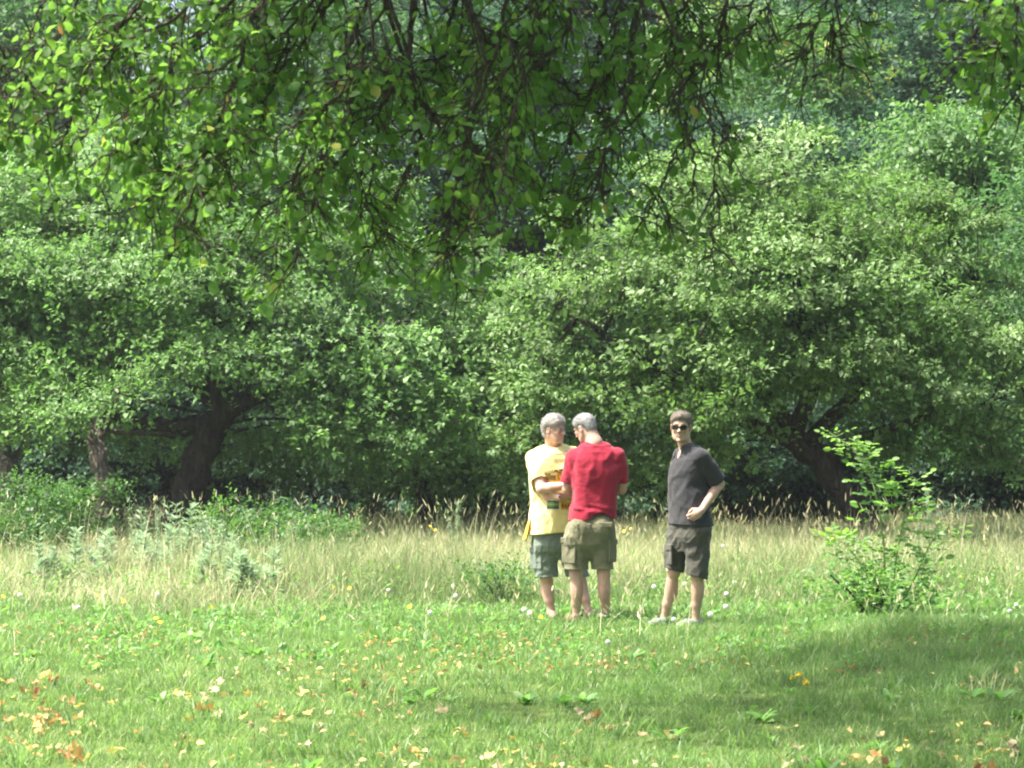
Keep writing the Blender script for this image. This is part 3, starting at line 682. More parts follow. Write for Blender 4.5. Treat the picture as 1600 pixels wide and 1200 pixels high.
# ------------------------------------------------------------------ fallen leaves
def maple(rng, curl):
    """a lobed leaf as a fan of quads, cupped and crumpled; unit size"""
    lob = [(-150, .5), (-120, .7), (-95, .5), (-58, .95), (-28, .6), (0, 1.0), (28, .62), (58, .9), (95, .55), (120, .7), (150, .5), (180, .20)]
    out = []; ph = rng.uniform(0, 6, 4)
    def zz(x, y): return curl*(.45*(x*x*ph[3]/3+y*y)+.2*np.sin(5*x+ph[0])+.2*np.sin(6*y+ph[1])+.2*x*np.sin(3*y+ph[2]))
    V = [(0, 0, 0)]
    for a, r in lob:
        for k in (.5, 1):
            x, y = np.sin(R(a))*r*k, np.cos(R(a))*r*k*.95; V.append((x, y, 0))
    V = np.array(V); V[:, 2] = zz(V[:, 0], V[:, 1]); n = len(lob); F3 = []; F4 = []
    for i in range(n):
        j = (i+1) % n; F3.append([0, 1+2*j, 1+2*i]); F4.append([1+2*i, 1+2*j, 2+2*j, 2+2*i])
    return V, F3, F4
def dead_mat(name, stops):
    m = leaf_mat(name, stops, .25, (.5, .4, .1), .6, .35, 25, 1.2); return m
lm = {'yellow': dead_mat('yellow_fallen_leaf', [(0, (.40, .34, .09)), (1, (.55, .48, .18))]), 'brown': dead_mat('brown_fallen_leaf', [(0, (.26, .13, .05)), (1, (.42, .25, .12))]),
      'pale': dead_mat('pale_fallen_leaf', [(0, (.26, .22, .12)), (1, (.42, .37, .24))]), 'orange': dead_mat('orange_fallen_leaf', [(0, (.42, .21, .07)), (1, (.5, .33, .14))])}
def fallen():
    rng = np.random.default_rng(20)
    info = {'yellow': 'yellow lobed leaf fallen on the short grass', 'brown': 'curled brown dead leaf lying on the short grass', 'pale': 'pale cream dry leaf lying on the short grass', 'orange': 'orange tinted fallen leaf on the short grass'}
    src = {}
    for kx in info:
        src[kx] = []
        for v in range(4):
            V, F3, F4 = maple(rng, {'brown': 1.5, 'yellow': .6, 'pale': .9, 'orange': 1.0}[kx]*rng.uniform(.7, 1.3)); g = Geo(); g.add(V, F4, rng.random()); 
            g.F[3] = [np.array(F3)]; tubes(g, [catmull([(0, 0, 0), (.02, -.5, .03), (.1, -.9, .12)], 3)], [np.full(7, .02)], 4, .5)
            src[kx].append(g.mesh('fallen_leaf', lm[kx]))
    # clusters read off the photo: (px, py, spread px, n, kinds)
    cl = [(80, 1095, 50, 16, 'by'), (200, 1180, 80, 10, 'by'), (420, 1090, 60, 8, 'by'), (90, 1110, 70, 34, 'yo'), (60, 1150, 40, 10, 'oy'), (100, 1060, 30, 7, 'ob'), (155, 1030, 14, 4, 'bo'), (85, 1118, 12, 5, 'b'), (120, 1165, 12, 5, 'b'), (330, 1108, 12, 5, 'bp'), (360, 1085, 50, 16, 'yp'), (288, 1142, 12, 4, 'b'),
          (590, 990, 45, 16, 'yo'), (585, 1000, 14, 4, 'o'), (480, 1100, 30, 8, 'py'), (420, 1135, 30, 6, 'p'), (570, 1075, 30, 7, 'by'), (640, 1105, 30, 7, 'bp'), (760, 1140, 40, 8, 'yp'), (650, 1165, 25, 6, 'oy'), (760, 1190, 40, 10, 'py'),
          (900, 1035, 30, 6, 'p'), (930, 1115, 30, 8, 'bp'), (1050, 1130, 16, 4, 'p'), (1170, 1000, 20, 4, 'o'), (1240, 1168, 22, 7, 'p'), (1330, 1175, 22, 7, 'ob'), (1440, 1150, 26, 8, 'yp'), (1500, 1165, 50, 12, 'yp'), (1580, 1155, 20, 5, 'p'), (1528, 1185, 8, 3, 'b'),
          (700, 985, 60, 12, 'yp'), (250, 985, 70, 10, 'y'), (20, 1020, 30, 5, 'y'), (850, 1165, 60, 8, 'yo'), (1340, 1040, 60, 6, 'b')]
    mp = {'y': 'yellow', 'o': 'orange', 'b': 'brown', 'p': 'pale'}; n = 0
    for px, py, sp, m, ks in cl:
        for i in range(m):
            kx = mp[ks[0] if rng.random() < .6 else ks[-1]]; X = px+rng.normal(0, sp); Yp = min(1215, max(978, py+rng.normal(0, sp*.3)))
            Y = (CZ-.06)*FPX/(Yp-680); x = at(X, Y)
            o = tag(link('fallen_leaf', src[kx][int(rng.integers(4))]), info[kx], 'leaf', kx+' fallen leaves on the short grass')
            s = rng.uniform(.02, .05)*(1.15 if kx == 'pale' else 1); o.scale = (s, s, s)
            o.location = (x, Y, float(ground_z(x, Y))+rng.uniform(.02, .055)); o.rotation_euler = (rng.uniform(-.6, .7), rng.uniform(-.5, .5), rng.uniform(0, 6.28)); n += 1
fallen()
def litter():
    rng = np.random.default_rng(29); x, y = scatter(rng, 3600, 12, 22, .5)
    keep = (smooth_noise(x, y, 40, 1.4)+rng.normal(0, .35, len(x))) > .35; x, y = x[keep], y[keep]; n = len(x); g = Geo()
    pos = np.stack([x, y, ground_z(x, y)+rng.uniform(.02, .07, n)], -1); L = rng.uniform(.02, .055, n)
    stamp(g, LEAF6*[1, 1, 2.5], LEAF6F, pos, rng.normal(0, 1, (n, 3))*[1, 1, .4], rng.normal(0, .5, (n, 3))+[0, 0, 1], L, L*.7, rng.random(n))
    m = leaf_mat('litter', [(0, (.20, .12, .06)), (.4, (.34, .24, .10)), (.8, (.42, .36, .14)), (1, (.5, .45, .28))], .2, (.5, .4, .1), .6, .35, 3, 1.2)
    tag(g.build('leaf_litter', m), 'small dry leaf scraps scattered through the short grass', 'leaf litter', kind='stuff')
litter()

def ground_weeds():
    """broad-leaved rosettes in the near grass"""
    rng = np.random.default_rng(23); src = []
    for v in range(4):
        g = Geo(); n = int(rng.integers(8, 15)); a = rng.uniform(0, 2*PI, n)
        d = np.stack([np.cos(a), np.sin(a), rng.uniform(.25, 1.1, n)], -1); L = rng.uniform(.06, .13, n)
        for F in (LEAFBF4, LEAFBF3): stamp(g, LEAFB, F, np.zeros((n, 3)), d, np.tile([0, 0, 1.], (n, 1))+rng.normal(0, .2, (n, 3)), L, L*.42, rng.uniform(.3, 1, n))
        src.append(g.mesh('leaf_rosette', M['weed']))
    pts = [(700, 1015), (1045, 1133), (1200, 1140), (1370, 1150), (1345, 1060), (1385, 1065), (1520, 1080), (1560, 1085), (560, 965), (600, 975), (1190, 1110), (1260, 1100), (305, 990), (150, 995), (200, 1000), (50, 1018), (350, 1010), (400, 1020), (370, 1000), (420, 1035), (1110, 1030),
           (745, 1010), (320, 1035), (450, 975), (520, 975), (480, 1190), (1390, 1190), (1290, 1195), (1590, 1110), (1170, 1095), (640, 1040), (240, 1000), (90, 980)]
    pts += [(rng.uniform(-20, 1620), rng.uniform(965, 1100)) for _ in range(45)]
    for px, py in pts:
        Y = (CZ-.03)*FPX/(py+4-680); x = at(px, Y)
        o = tag(link('broadleaf_weed', src[int(rng.integers(4))]), 'small broad leaved weed growing in the short grass', 'weed', 'broad leaved weeds in the short grass')
        s = rng.uniform(.45, 1.2); o.scale = (s, s, s*rng.uniform(.8, 1.3)); o.location = (x, Y, float(ground_z(x, Y))); o.rotation_euler = (0, 0, rng.uniform(0, 6.28))
ground_weeds()

# ------------------------------------------------------------------ the near tree whose boughs hang into the view
def near_tree():
    rng = np.random.default_rng(90)
    loc = np.array([4.6, 14.2, 0.0]); loc[2] = float(ground_z(4.6, 14.2))-.1
    root = tag(empty('overhanging_apple_tree', loc), 'old apple tree close by whose dark twiggy boughs hang across the top', 'tree')
    gt = Geo(); pts = []
    limbs = [[(4.6, 14.2, 0, .30), (4.45, 14.0, .9, .25), (4.2, 13.6, 2.0, .22), (3.7, 13.0, 3.4, .19), (2.8, 12.2, 4.4, .15), (1.5, 11.2, 4.5, .11), (.2, 10.6, 4.15, .08), (-.9, 10.2, 3.9, .05), (-2.0, 10.0, 3.75, .025)],
             [(4.2, 13.6, 2.0, .16), (4.0, 14.4, 3.4, .14), (3.0, 15.6, 4.9, .11), (1.2, 16.6, 5.5, .08), (-.8, 17.4, 5.8, .04)],
             [(4.3, 13.7, 1.8, .14), (4.6, 12.5, 3.2, .11), (4.0, 11.0, 4.2, .08), (2.4, 9.6, 4.2, .05), (1.2, 9.0, 4.0, .02)],
             [(4.2, 13.8, 2.3, .15), (5.2, 15.5, 4.0, .1), (5.6, 17, 5.2, .05)],
             [(1.5, 11.2, 4.5, .08), (.6, 10.0, 4.4, .06), (-.6, 9.3, 4.1, .03)],
             [(1.9, 11.5, 4.45, .08), (1.0, 12.4, 4.9, .06), (-.6, 12.9, 5.1, .03)]]
    for L in limbs:
        c = catmull(L, 8); c[:, :3] += rng.normal(0, .1, (len(c), 3))*c[:, 3:4]; tubes(gt, [c[:, :3]], [c[:, 3]], 12, rough=.1, rng=rng); pts.append(c)
    gt.build('trunk', M['bark'], root, smooth=True, loc=loc)
    pts = np.concatenate(pts)[16:]
    # crown overhead (outside the frame, it shades the boughs and the grass)
    lobes = [(-1.7, 9.7, 5.3, .62), (-.8, 9.6, 5.2, .7), (-.2, 10.0, 5.0, .7), (-1.0, 10.6, 5.5, .8), (-1.3, 9.9, 4.5, .5), (-1.5, 10.6, 4.7, .5), (-1.9, 10.2, 5.6, .6), (-.6, 10.2, 4.4, .5), (-.5, 11.6, 5.6, .8), (-.9, 9.0, 4.3, .5), (-.2, 9.3, 4.25, .5), (.5, 9.6, 4.3, .5), (-1.2, 10.6, 4.3, .5), (-.5, 11.0, 4.45, .55), (.3, 10.8, 4.5, .55), (1.0, 10.4, 4.5, .5), (-.6, 8.4, 4.1, .45), (.4, 10.6, 5.4, .85), (-1.3, 15.6, 6.0, .6), (-2.9, 14.5, 5.6, .5), (-2.0, 14.7, 5.7, .5), (-2.0, 16.9, 6.0, .4), (.6, 15.2, 5.8, .8), (-.2, 18.2, 6.4, .9), (-.6, 14.0, 5.4, .5), (.4, 13.8, 5.4, .6), (1.3, 14.2, 5.5, .8), (-1.6, 13.4, 5.3, .4), (1.4, 11.4, 5.6, .9), (-.4, 16.2, 6.0, .85), (.4, 17.6, 6.5, 1.0), (1.5, 16.2, 6.2, 1.1), (-1.3, 17.6, 6.2, .75), (.1, 19.4, 6.7, .8), (1.5, 18.4, 6.9, 1.1), (2.8, 15.6, 6.0, 1.0),
             (2.9, 13.2, 5.6, 1.0), (4.6, 15.6, 5.6, 1.3), (4.6, 12.6, 4.9, 1.1), (3.8, 17.8, 6.4, 1.1), (-1.1, 14.6, 5.6, .6), (.2, 14.2, 5.5, .55), (3.2, 10.2, 4.8, .8)]
    C, U = clumps_in(lobes, rng, 1.7, .7)
    g = Geo(); foliage(g, C, U, rng, 26, .2, .3, 6, .075, .6)
    Lb = np.array(lobes); ci = np.repeat(np.arange(len(Lb)), (Lb[:, 3]**3*30).astype(int)+4); u = nrm(rng.normal(0, 1, (len(ci), 3)))
    foliage(g, Lb[ci, :3]+u*(Lb[ci, 3]*rng.uniform(.1, .7, len(ci)))[:, None]*[1, 1, .7], u, rng, 16, .25, .3, 6, .08, .62)
    g.build('upper_crown', M['overhang'], root, loc=loc)
    gb = Geo(); ln, rd = branch_to(pts, C, rng); tubes(gb, ln, rd, 5)
    # hanging boughs read off the photo: (px,py) from the top down, distance, base radius, leafiness
    H = [([(235, -70), (215, 10), (150, 90), (118, 150), (100, 215), (60, 250)], 9.6, .012, 1.0), ([(130, -60), (60, 20), (45, 90), (28, 150)], 9.2, .008, 1.0), ([(300, -60), (255, 0), (240, 60), (190, 120), (130, 210), (95, 240)], 10.4, .010, 1.0),
         ([(470, -70), (400, 20), (370, 110), (345, 180), (320, 240), (300, 300), (265, 400)], 9.3, .014, .9), ([(360, -60), (300, 60), (240, 150), (230, 210), (215, 290)], 10.8, .010, 1.1), ([(560, -60), (480, 60), (420, 150), (385, 200), (330, 300), (290, 365)], 10.5, .013, .9),
         ([(600, -60), (540, 80), (500, 190), (465, 260), (450, 340), (420, 425)], 9.7, .014, .55), ([(660, -70), (640, 60), (645, 120), (650, 180), (662, 235)], 9.9, .022, .3), ([(640, 90), (600, 160), (560, 220), (500, 270), (400, 330)], 9.9, .012, .7),
         ([(650, 150), (700, 220), (712, 300), (695, 360), (712, 440)], 10.0, .012, .4), ([(740, -60), (700, 50), (690, 140), (640, 260), (600, 350), (575, 390)], 10.6, .014, .8), ([(800, -60), (780, 60), (740, 180), (715, 280), (700, 370), (718, 400)], 9.5, .013, .5),
         ([(860, -60), (840, 40), (800, 150), (790, 230), (740, 330), (650, 390)], 10.8, .014, .9), ([(900, -60), (880, 60), (820, 120), (810, 220), (800, 300)], 9.9, .012, .6), ([(960, -60), (940, 30), (930, 120), (880, 220), (850, 280)], 10.6, .012, .7),
         ([(1010, -60), (990, 60), (985, 140), (950, 220), (930, 300), (895, 340), (850, 365)], 9.8, .013, .6), ([(1080, -60), (1060, 30), (1040, 90), (1000, 170), (940, 250), (900, 350)], 10.4, .012, .7), ([(1150, -60), (1130, 30), (1115, 80), (1080, 110), (1060, 170), (1085, 260), (1078, 330)], 9.6, .013, .35),
         ([(1120, 40), (1095, 130), (1110, 190), (1116, 260), (1112, 330), (1113, 398)], 9.6, .007, .12), ([(1060, 60), (1080, 140), (1060, 230), (1020, 320), (1000, 345)], 10.1, .010, .3), ([(1240, -60), (1200, 10), (1180, 30), (1160, 75)], 9.8, .008, .6),
         ([(1330, -60), (1290, 10), (1270, 50), (1262, 90), (1255, 125)], 9.9, .008, .15), ([(1330, -60), (1300, 20), (1308, 70), (1312, 108)], 10.2, .006, .08), ([(1420, -60), (1340, -5), (1345, 30)], 10.2, .007, .35),
         ([(1660, -60), (1590, 0), (1570, 60), (1580, 120), (1600, 175)], 9.4, .011, .9), ([(1620, -60), (1550, 0), (1520, 60), (1512, 110)], 9.8, .009, .9), ([(1700, -20), (1640, 60), (1600, 110), (1590, 165)], 10.0, .009, 1.0), ([(1560, -60), (1540, -5), (1512, 10)], 9.5, .006, 1.0),
         ([(880, -50), (760, 60), (600, 110), (480, 130)], 10.3, .012, .9), ([(420, -60), (320, 50), (260, 110), (200, 170), (160, 290)], 9.9, .010, 1.0), ([(560, 20), (560, 120), (590, 200), (580, 300), (610, 380)], 10.2, .010, .7), ([(700, -60), (760, 60), (830, 90), (900, 150), (960, 190)], 10.2, .012, .6),
         ([(520, -60), (440, 80), (400, 170), (330, 230), (230, 330)], 10.0, .011, .9), ([(760, 100), (730, 200), (760, 270), (745, 330)], 9.4, .009, .4), ([(180, -60), (120, 0), (80, 60), (10, 120), (-10, 180)], 10.2, .009, 1.0), ([(20, -60), (-10, 30), (10, 110), (0, 200)], 9.6, .008, 1.0),
         ([(340, -60), (280, 20), (200, 60), (150, 120), (60, 190)], 9.4, .010, 1.1)]
    H0 = list(H)
    for rep in range(1):
        for line, Y, r, lf in H0:
            if lf < .35 or r > .02 or line[0][0] > 1180 or line[0][0] < 330: continue
            dx, dy = rng.normal(0, 38), -abs(rng.normal(0, 45)); k = rng.uniform(.7, 1.2)
            H.append(([(line[0][0]+dx+(q[0]-line[0][0])*k, q[1]+dy*(i/len(line))) for i, q in enumerate(line)], Y+rng.uniform(-.7, .9), r*.6, lf))
    gl = Geo(); gh = Geo()
    lp, ld, lr = [], [], []
    def spur(p, d, n, big=1.0):
        for _ in range(n):
            q = nrm(nrm(d)*.4+rng.normal(0, 1, 3)+[0, 0, -.25]); lp.append(p+q*rng.uniform(.005, .03)); ld.append(q); lr.append(big)
    for line, Y, r, lf in H:
        c = catmull([P(px, py, Y+rng.normal(0, .06)) for px, py in line], 8)
        c[1:] += rng.normal(0, .006, (len(c)-1, 3))
        rr = np.linspace(r*.65, .0028, len(c)); rr = rr*(1+.35*(rng.random(len(c)) < .25))
        tubes(gh, [c], [rr], 7)
        # join to the nearest limb
        dd = np.linalg.norm(pts[:, :3]-c[0], axis=1); q = pts[np.argmin(dd)]
        tubes(gh, [catmull([q[:3], (q[:3]+c[0])/2+[0, 0, .06], c[0]], 5)], [np.linspace(max(r*.8, .012), r*.65, 11)], 6)
        seg = np.linalg.norm(np.diff(c, axis=0), axis=1); tot = seg.sum(); nt_ = int(tot/.033)
        for _ in range(nt_):
            i = int(rng.integers(2, len(c))); p = c[i]; td = nrm(c[i]-c[i-1])
            side = nrm(np.cross(td, rng.normal(0, 1, 3))); L = rng.uniform(.05, .30)*(1-.4*i/len(c))
            d = nrm(td*.55+side*.8+[0, 0, -.15]); a1 = p+d*L*.5+rng.normal(0, .012, 3); a2 = p+d*L+[0, 0, -.25*L]+rng.normal(0, .012, 3)
            ll = np.array([p, a1, a2]); tubes(gh, [catmull(ll, 3)], [np.linspace(.0038, .0018, 7)], 4)
            for t in (.35, .6, .8, 1.0):
                if rng.random() < .62*lf*(1.15-.6*i/len(c)): spur(p+(a2-p)*t, d, int(rng.integers(1, 5)))
            if L > .14 and rng.random() < .8:
                for _q in range(2):
                    s2 = nrm(np.cross(d, rng.normal(0, 1, 3))); b2 = a1+nrm(d*.6+s2*.7+[0, 0, -.3])*L*rng.uniform(.3, .6)
                    tubes(gh, [np.array([a1, (a1+b2)/2+rng.normal(0, .008, 3), b2])], [np.array([.0028, .0022, .0016])], 4)
                    if rng.random() < .75*lf: spur(b2, b2-a1, int(rng.integers(2, 5)))
        spur(c[-1], c[-1]-c[-2], int(1+4*lf))
    lp = np.array(lp); ld = np.array(ld); n = len(lp)
    nn = nrm(rng.normal(0, .75, (n, 3))+[0, 0, .8]); L = rng.uniform(.030, .056, n); W = L*rng.uniform(.58, .78, n); rn = rng.random(n)
    d_ = nrm(ld+[0, 0, -.35])
    for F in (LEAFBF4, LEAFBF3): stamp(gl, LEAFB, F, lp, d_, nn, L, W, rn)
    gl.build('hanging_leaves', M['overhang'], root, loc=loc); gh.build('hanging_branches', M['twig'], root, loc=loc); gb.build('branches', M['bark'], root, loc=loc)
near_tree()
# ------------------------------------------------------------------ people: implicit surfaces turned into one continuous mesh each
class Field:
    def __init__(s, lo, hi, h):
        s.lo = np.array(lo, float); s.h = h; n = np.ceil((np.array(hi)-s.lo)/h).astype(int)+1; s.n = n
        s.ax = [(s.lo[i]+h*np.arange(n[i])).astype(np.float32) for i in range(3)]
        s.D = np.full(n, 9.0, np.float32)
    def win(s, lo, hi):
        a = np.clip(np.floor((np.array(lo)-s.lo)/s.h).astype(int), 0, s.n-1); b = np.clip(np.ceil((np.array(hi)-s.lo)/s.h).astype(int)+1, 1, s.n)
        sl = tuple(slice(int(a[i]), int(max(b[i], a[i]+1))) for i in range(3))
        return sl, np.stack(np.broadcast_arrays(s.ax[0][sl[0]][:, None, None], s.ax[1][sl[1]][None, :, None], s.ax[2][sl[2]][None, None, :]), -1)
    def add(s, fn, lo, hi, k=.02, op='add'):
        pad = k+2.5*s.h; sl, p = s.win(np.array(lo)-pad, np.array(hi)+pad); d = fn(p).astype(np.float32); a = s.D[sl]
        if op == 'add': hh = np.maximum(k-np.abs(a-d), 0)/max(k, 1e-6); s.D[sl] = np.minimum(a, d)-hh*hh*k*.25
        elif op == 'sub': d = -d; hh = np.maximum(k-np.abs(a-d), 0)/max(k, 1e-6); s.D[sl] = np.maximum(a, d)+hh*hh*k*.25
    def cap(s, a, b, ra, rb=None, k=.02, op='add'):
        a = np.array(a, float); b = np.array(b, float); rb = ra if rb is None else rb; ba = b-a; L2 = max(float(ba@ba), 1e-9)
        def f(p):
            t = np.clip(((p-a)@ba)/L2, 0, 1); return np.linalg.norm(p-a-t[..., None]*ba, axis=-1)-(ra+(rb-ra)*t)
        m = max(ra, rb); s.add(f, np.minimum(a, b)-m, np.maximum(a, b)+m, k, op)
    def chain(s, pts, rad, k=.02):
        for i in range(len(pts)-1): s.cap(pts[i], pts[i+1], rad[i], rad[i+1], k)
    def ell(s, c, r, Rm=None, k=.02, op='add', ex=2.0):
        c = np.array(c, float); r = np.array(r, float); Rm = np.eye(3) if Rm is None else Rm
        def f(p):
            q = np.abs((p-c)@Rm)/r; n = (q**ex).sum(-1)**(1/ex); n2 = (q/r); g = np.sqrt((n2**2).sum(-1))+1e-6
            return np.where(n < .2, (n-1)*r.min(), n*(n-1)/g)
        m = r.max(); s.add(f, c-m, c+m, k, op)
    def box(s, c, hs, Rm, rr=.006, k=.004, op='add'):
        c = np.array(c, float); hs = np.array(hs, float)
        def f(p):
            q = np.abs((p-c)@Rm)-(hs-rr); return np.linalg.norm(np.maximum(q, 0), axis=-1)+np.minimum(q.max(-1), 0)-rr
        m = np.linalg.norm(hs); s.add(f, c-m, c+m, k, op)
    def trunk(s, sec, yaw, ex=2.4, k=.03):
        """sec rows: z, cx, cy, half width, half depth; yaw: direction the body faces"""
        sec = np.array(sec, float); cf, sf = math.cos(yaw), math.sin(yaw)
        def f(p):
            z = p[..., 2]; v = [np.interp(z, sec[:, 0], sec[:, i]) for i in range(1, 5)]
            dx = p[..., 0]-v[0]; dy = p[..., 1]-v[1]; fw = dx*cf+dy*sf; la = -dx*sf+dy*cf
            n = (np.abs(la/v[2])**ex+np.abs(fw/v[3])**ex)**(1/ex); d = (n-1)*np.minimum(v[2], v[3])
            return np.maximum(d, np.maximum(sec[0, 0]-z, z-sec[-1, 0]))
        m = sec[:, 3:].max(); s.add(f, [sec[:, 1].min()-m, sec[:, 2].min()-m, sec[0, 0]], [sec[:, 1].max()+m, sec[:, 2].max()+m, sec[-1, 0]], k)
    def cut(s, pt, n):
        """keep the side the normal points away from"""
        pt = np.array(pt, float); n = np.array(n, float); n /= np.linalg.norm(n)
        d = (s.ax[0][:, None, None]-pt[0])*n[0]+(s.ax[1][None, :, None]-pt[1])*n[1]+(s.ax[2][None, None, :]-pt[2])*n[2]
        s.D = np.maximum(s.D, d.astype(np.float32))
    def disp(s, fn):
        near = np.abs(s.D) < .04; I = np.nonzero(near)
        p = np.stack([s.ax[0][I[0]], s.ax[1][I[1]], s.ax[2][I[2]]], -1); s.D[I] += fn(p).astype(np.float32)
    def surf(s):
        D = s.D; D[0] = D[-1] = 1; D[:, 0] = D[:, -1] = 1; D[:, :, 0] = D[:, :, -1] = 1
        ins = D < 0; nx, ny, nz = s.n
        cs = [(a, b, c) for a in (0, 1) for b in (0, 1) for c in (0, 1)]
        cnt = sum(ins[a:nx-1+a, b:ny-1+b, c:nz-1+c].astype(np.int8) for a, b, c in cs)
        I = np.nonzero((cnt > 0) & (cnt < 8)); N = len(I[0]); idx = np.full((nx-1, ny-1, nz-1), -1, np.int32); idx[I] = np.arange(N)
        acc = np.zeros((N, 3)); c_ = np.zeros(N); val = {q: D[I[0]+q[0], I[1]+q[1], I[2]+q[2]] for q in cs}
        for q in cs:
            for ax in range(3):
                if q[ax]: continue
                r = tuple(1 if i == ax else q[i] for i in range(3)); a, b = val[q], val[r]; m = (a < 0) != (b < 0)
                t = np.where(m, a/np.where(m, a-b, 1), 0); pt = np.tile(np.array(q, float), (N, 1)); pt[:, ax] += t
                acc += pt*m[:, None]; c_ += m
        V = s.lo+s.h*(np.stack(I, -1)+acc/c_[:, None]); F = []
        for ax in range(3):
            u, v = (ax+1) % 3, (ax+2) % 3; sl1 = [slice(None)]*3; sl2 = [slice(None)]*3; sl1[ax] = slice(0, -1); sl2[ax] = slice(1, None)
            ch = ins[tuple(sl1)] != ins[tuple(sl2)]; E = np.stack(np.nonzero(ch), -1)
            E = E[(E[:, u] > 0) & (E[:, v] > 0) & (E[:, u] < s.n[u]-1) & (E[:, v] < s.n[v]-1)]
            def cell(du, dv):
                Q = E.copy(); Q[:, u] -= du; Q[:, v] -= dv; return idx[Q[:, 0], Q[:, 1], Q[:, 2]]
            f = np.stack([cell(1, 1), cell(0, 1), cell(0, 0), cell(1, 0)], -1); o = ins[E[:, 0], E[:, 1], E[:, 2]]; f[~o] = f[~o][:, ::-1]; F.append(f)
        F = np.concatenate(F); F = F[(F >= 0).all(1)]
        # a little relaxing takes the voxel steps out
        e = np.concatenate([F[:, [0, 1]], F[:, [1, 2]], F[:, [2, 3]], F[:, [3, 0]]])
        for _ in range(2):
            S = np.zeros_like(V); C = np.zeros(len(V)); 
            for k in range(3): S[:, k] = np.bincount(e[:, 0], V[e[:, 1], k], len(V))+np.bincount(e[:, 1], V[e[:, 0], k], len(V))
            C = np.bincount(e[:, 0], minlength=len(V))+np.bincount(e[:, 1], minlength=len(V)); V = V*.5+.5*S/np.maximum(C, 1)[:, None]
        return V, F
    def build(s, name, m, parent, matfn=None):
        V, F = s.surf(); mi = None
        if matfn is not None: mi = matfn(V[F].mean(1))
        return link(name, mesh_np(name, V, F, m, smooth=True, matidx=mi), parent)

def yawm(yaw, pitch=0.0, roll=0.0):
    """columns: his left, forward, up"""
    f = np.array([math.cos(yaw), math.sin(yaw), 0]); l = np.array([-f[1], f[0], 0]); u = np.array([0, 0, 1.])
    c, s_ = math.cos(pitch), math.sin(pitch); f2 = f*c-u*s_; u2 = u*c+f*s_
    c, s_ = math.cos(roll), math.sin(roll); l3 = l*c+u2*s_; u3 = u2*c-l*s_
    return np.stack([l3, f2, u3], 1)

def head_fn(F, c, Rm, sc_=1.0, smile=0.0, jaw=1.0):
    T = lambda x, y, z: np.array(c)+Rm@(np.array([x, y, z])*sc_)
    F.ell(T(0, -.012, .035), np.array([.074, .094, .082])*sc_, Rm, .01)
    F.ell(T(0, .026, -.03), np.array([.060*jaw, .062, .082])*sc_, Rm, .03)
    F.ell(T(0, .045, -.085), np.array([.036*jaw, .036, .034])*sc_, Rm, .025)
    for q in (-1, 1):
        F.cap(T(.052*q*jaw, -.005, -.045), T(.034*q*jaw, .045, -.088), .020*sc_, .018*sc_, .03)
        F.ell(T(.036*q, .066, -.022-.0*smile), np.array([.020+.004*smile, .016+.004*smile, .018])*sc_, Rm, .018)
        F.cap(T(.018*q, .083, .024), T(.044*q, .074, .020), .009*sc_, .008*sc_, .012)
        F.ell(T(.077*q, -.008, -.008), np.array([.010, .019, .032])*sc_, Rm@np.array([[1, 0, 0], [0, .97, -.25], [0, .25, .97]]).T, .006)
        F.ell(T(.083*q, -.004, -.004), np.array([.006, .009, .018])*sc_, Rm, .004, 'sub')
        F.ell(T(.031*q, .092, .001), np.array([.017, .012, .010])*sc_, Rm, .010, 'sub')
        F.ell(T(.031*q, .079, .001), np.array([.013, .012, .009])*sc_, Rm, .003)
    F.cap(T(0, .082, .012), T(0, .108, -.028), .008*sc_, .012*sc_, .012)
    for q in (-1, 1): F.ell(T(.012*q, .098, -.033), np.array([.009, .010, .008])*sc_, Rm, .006)
    up = .006*smile
    for q in (-1, 1):
        F.cap(T(0, .094, -.057), T(.024*q, .080, -.058+up), .0065*sc_, .004*sc_, .008); F.cap(T(0, .092, -.070), T(.022*q, .079, -.062+up), .007*sc_, .004*sc_, .008)
    F.cap(T(-.020, .097, -.0635+up*.6), T(.020, .097, -.0635+up*.6), .0018*sc_*(1+smile), None, .003, 'sub')
    F.ell(T(0, .080, -.102), np.array([.020, .016, .016])*sc_, Rm, .015)
    return T

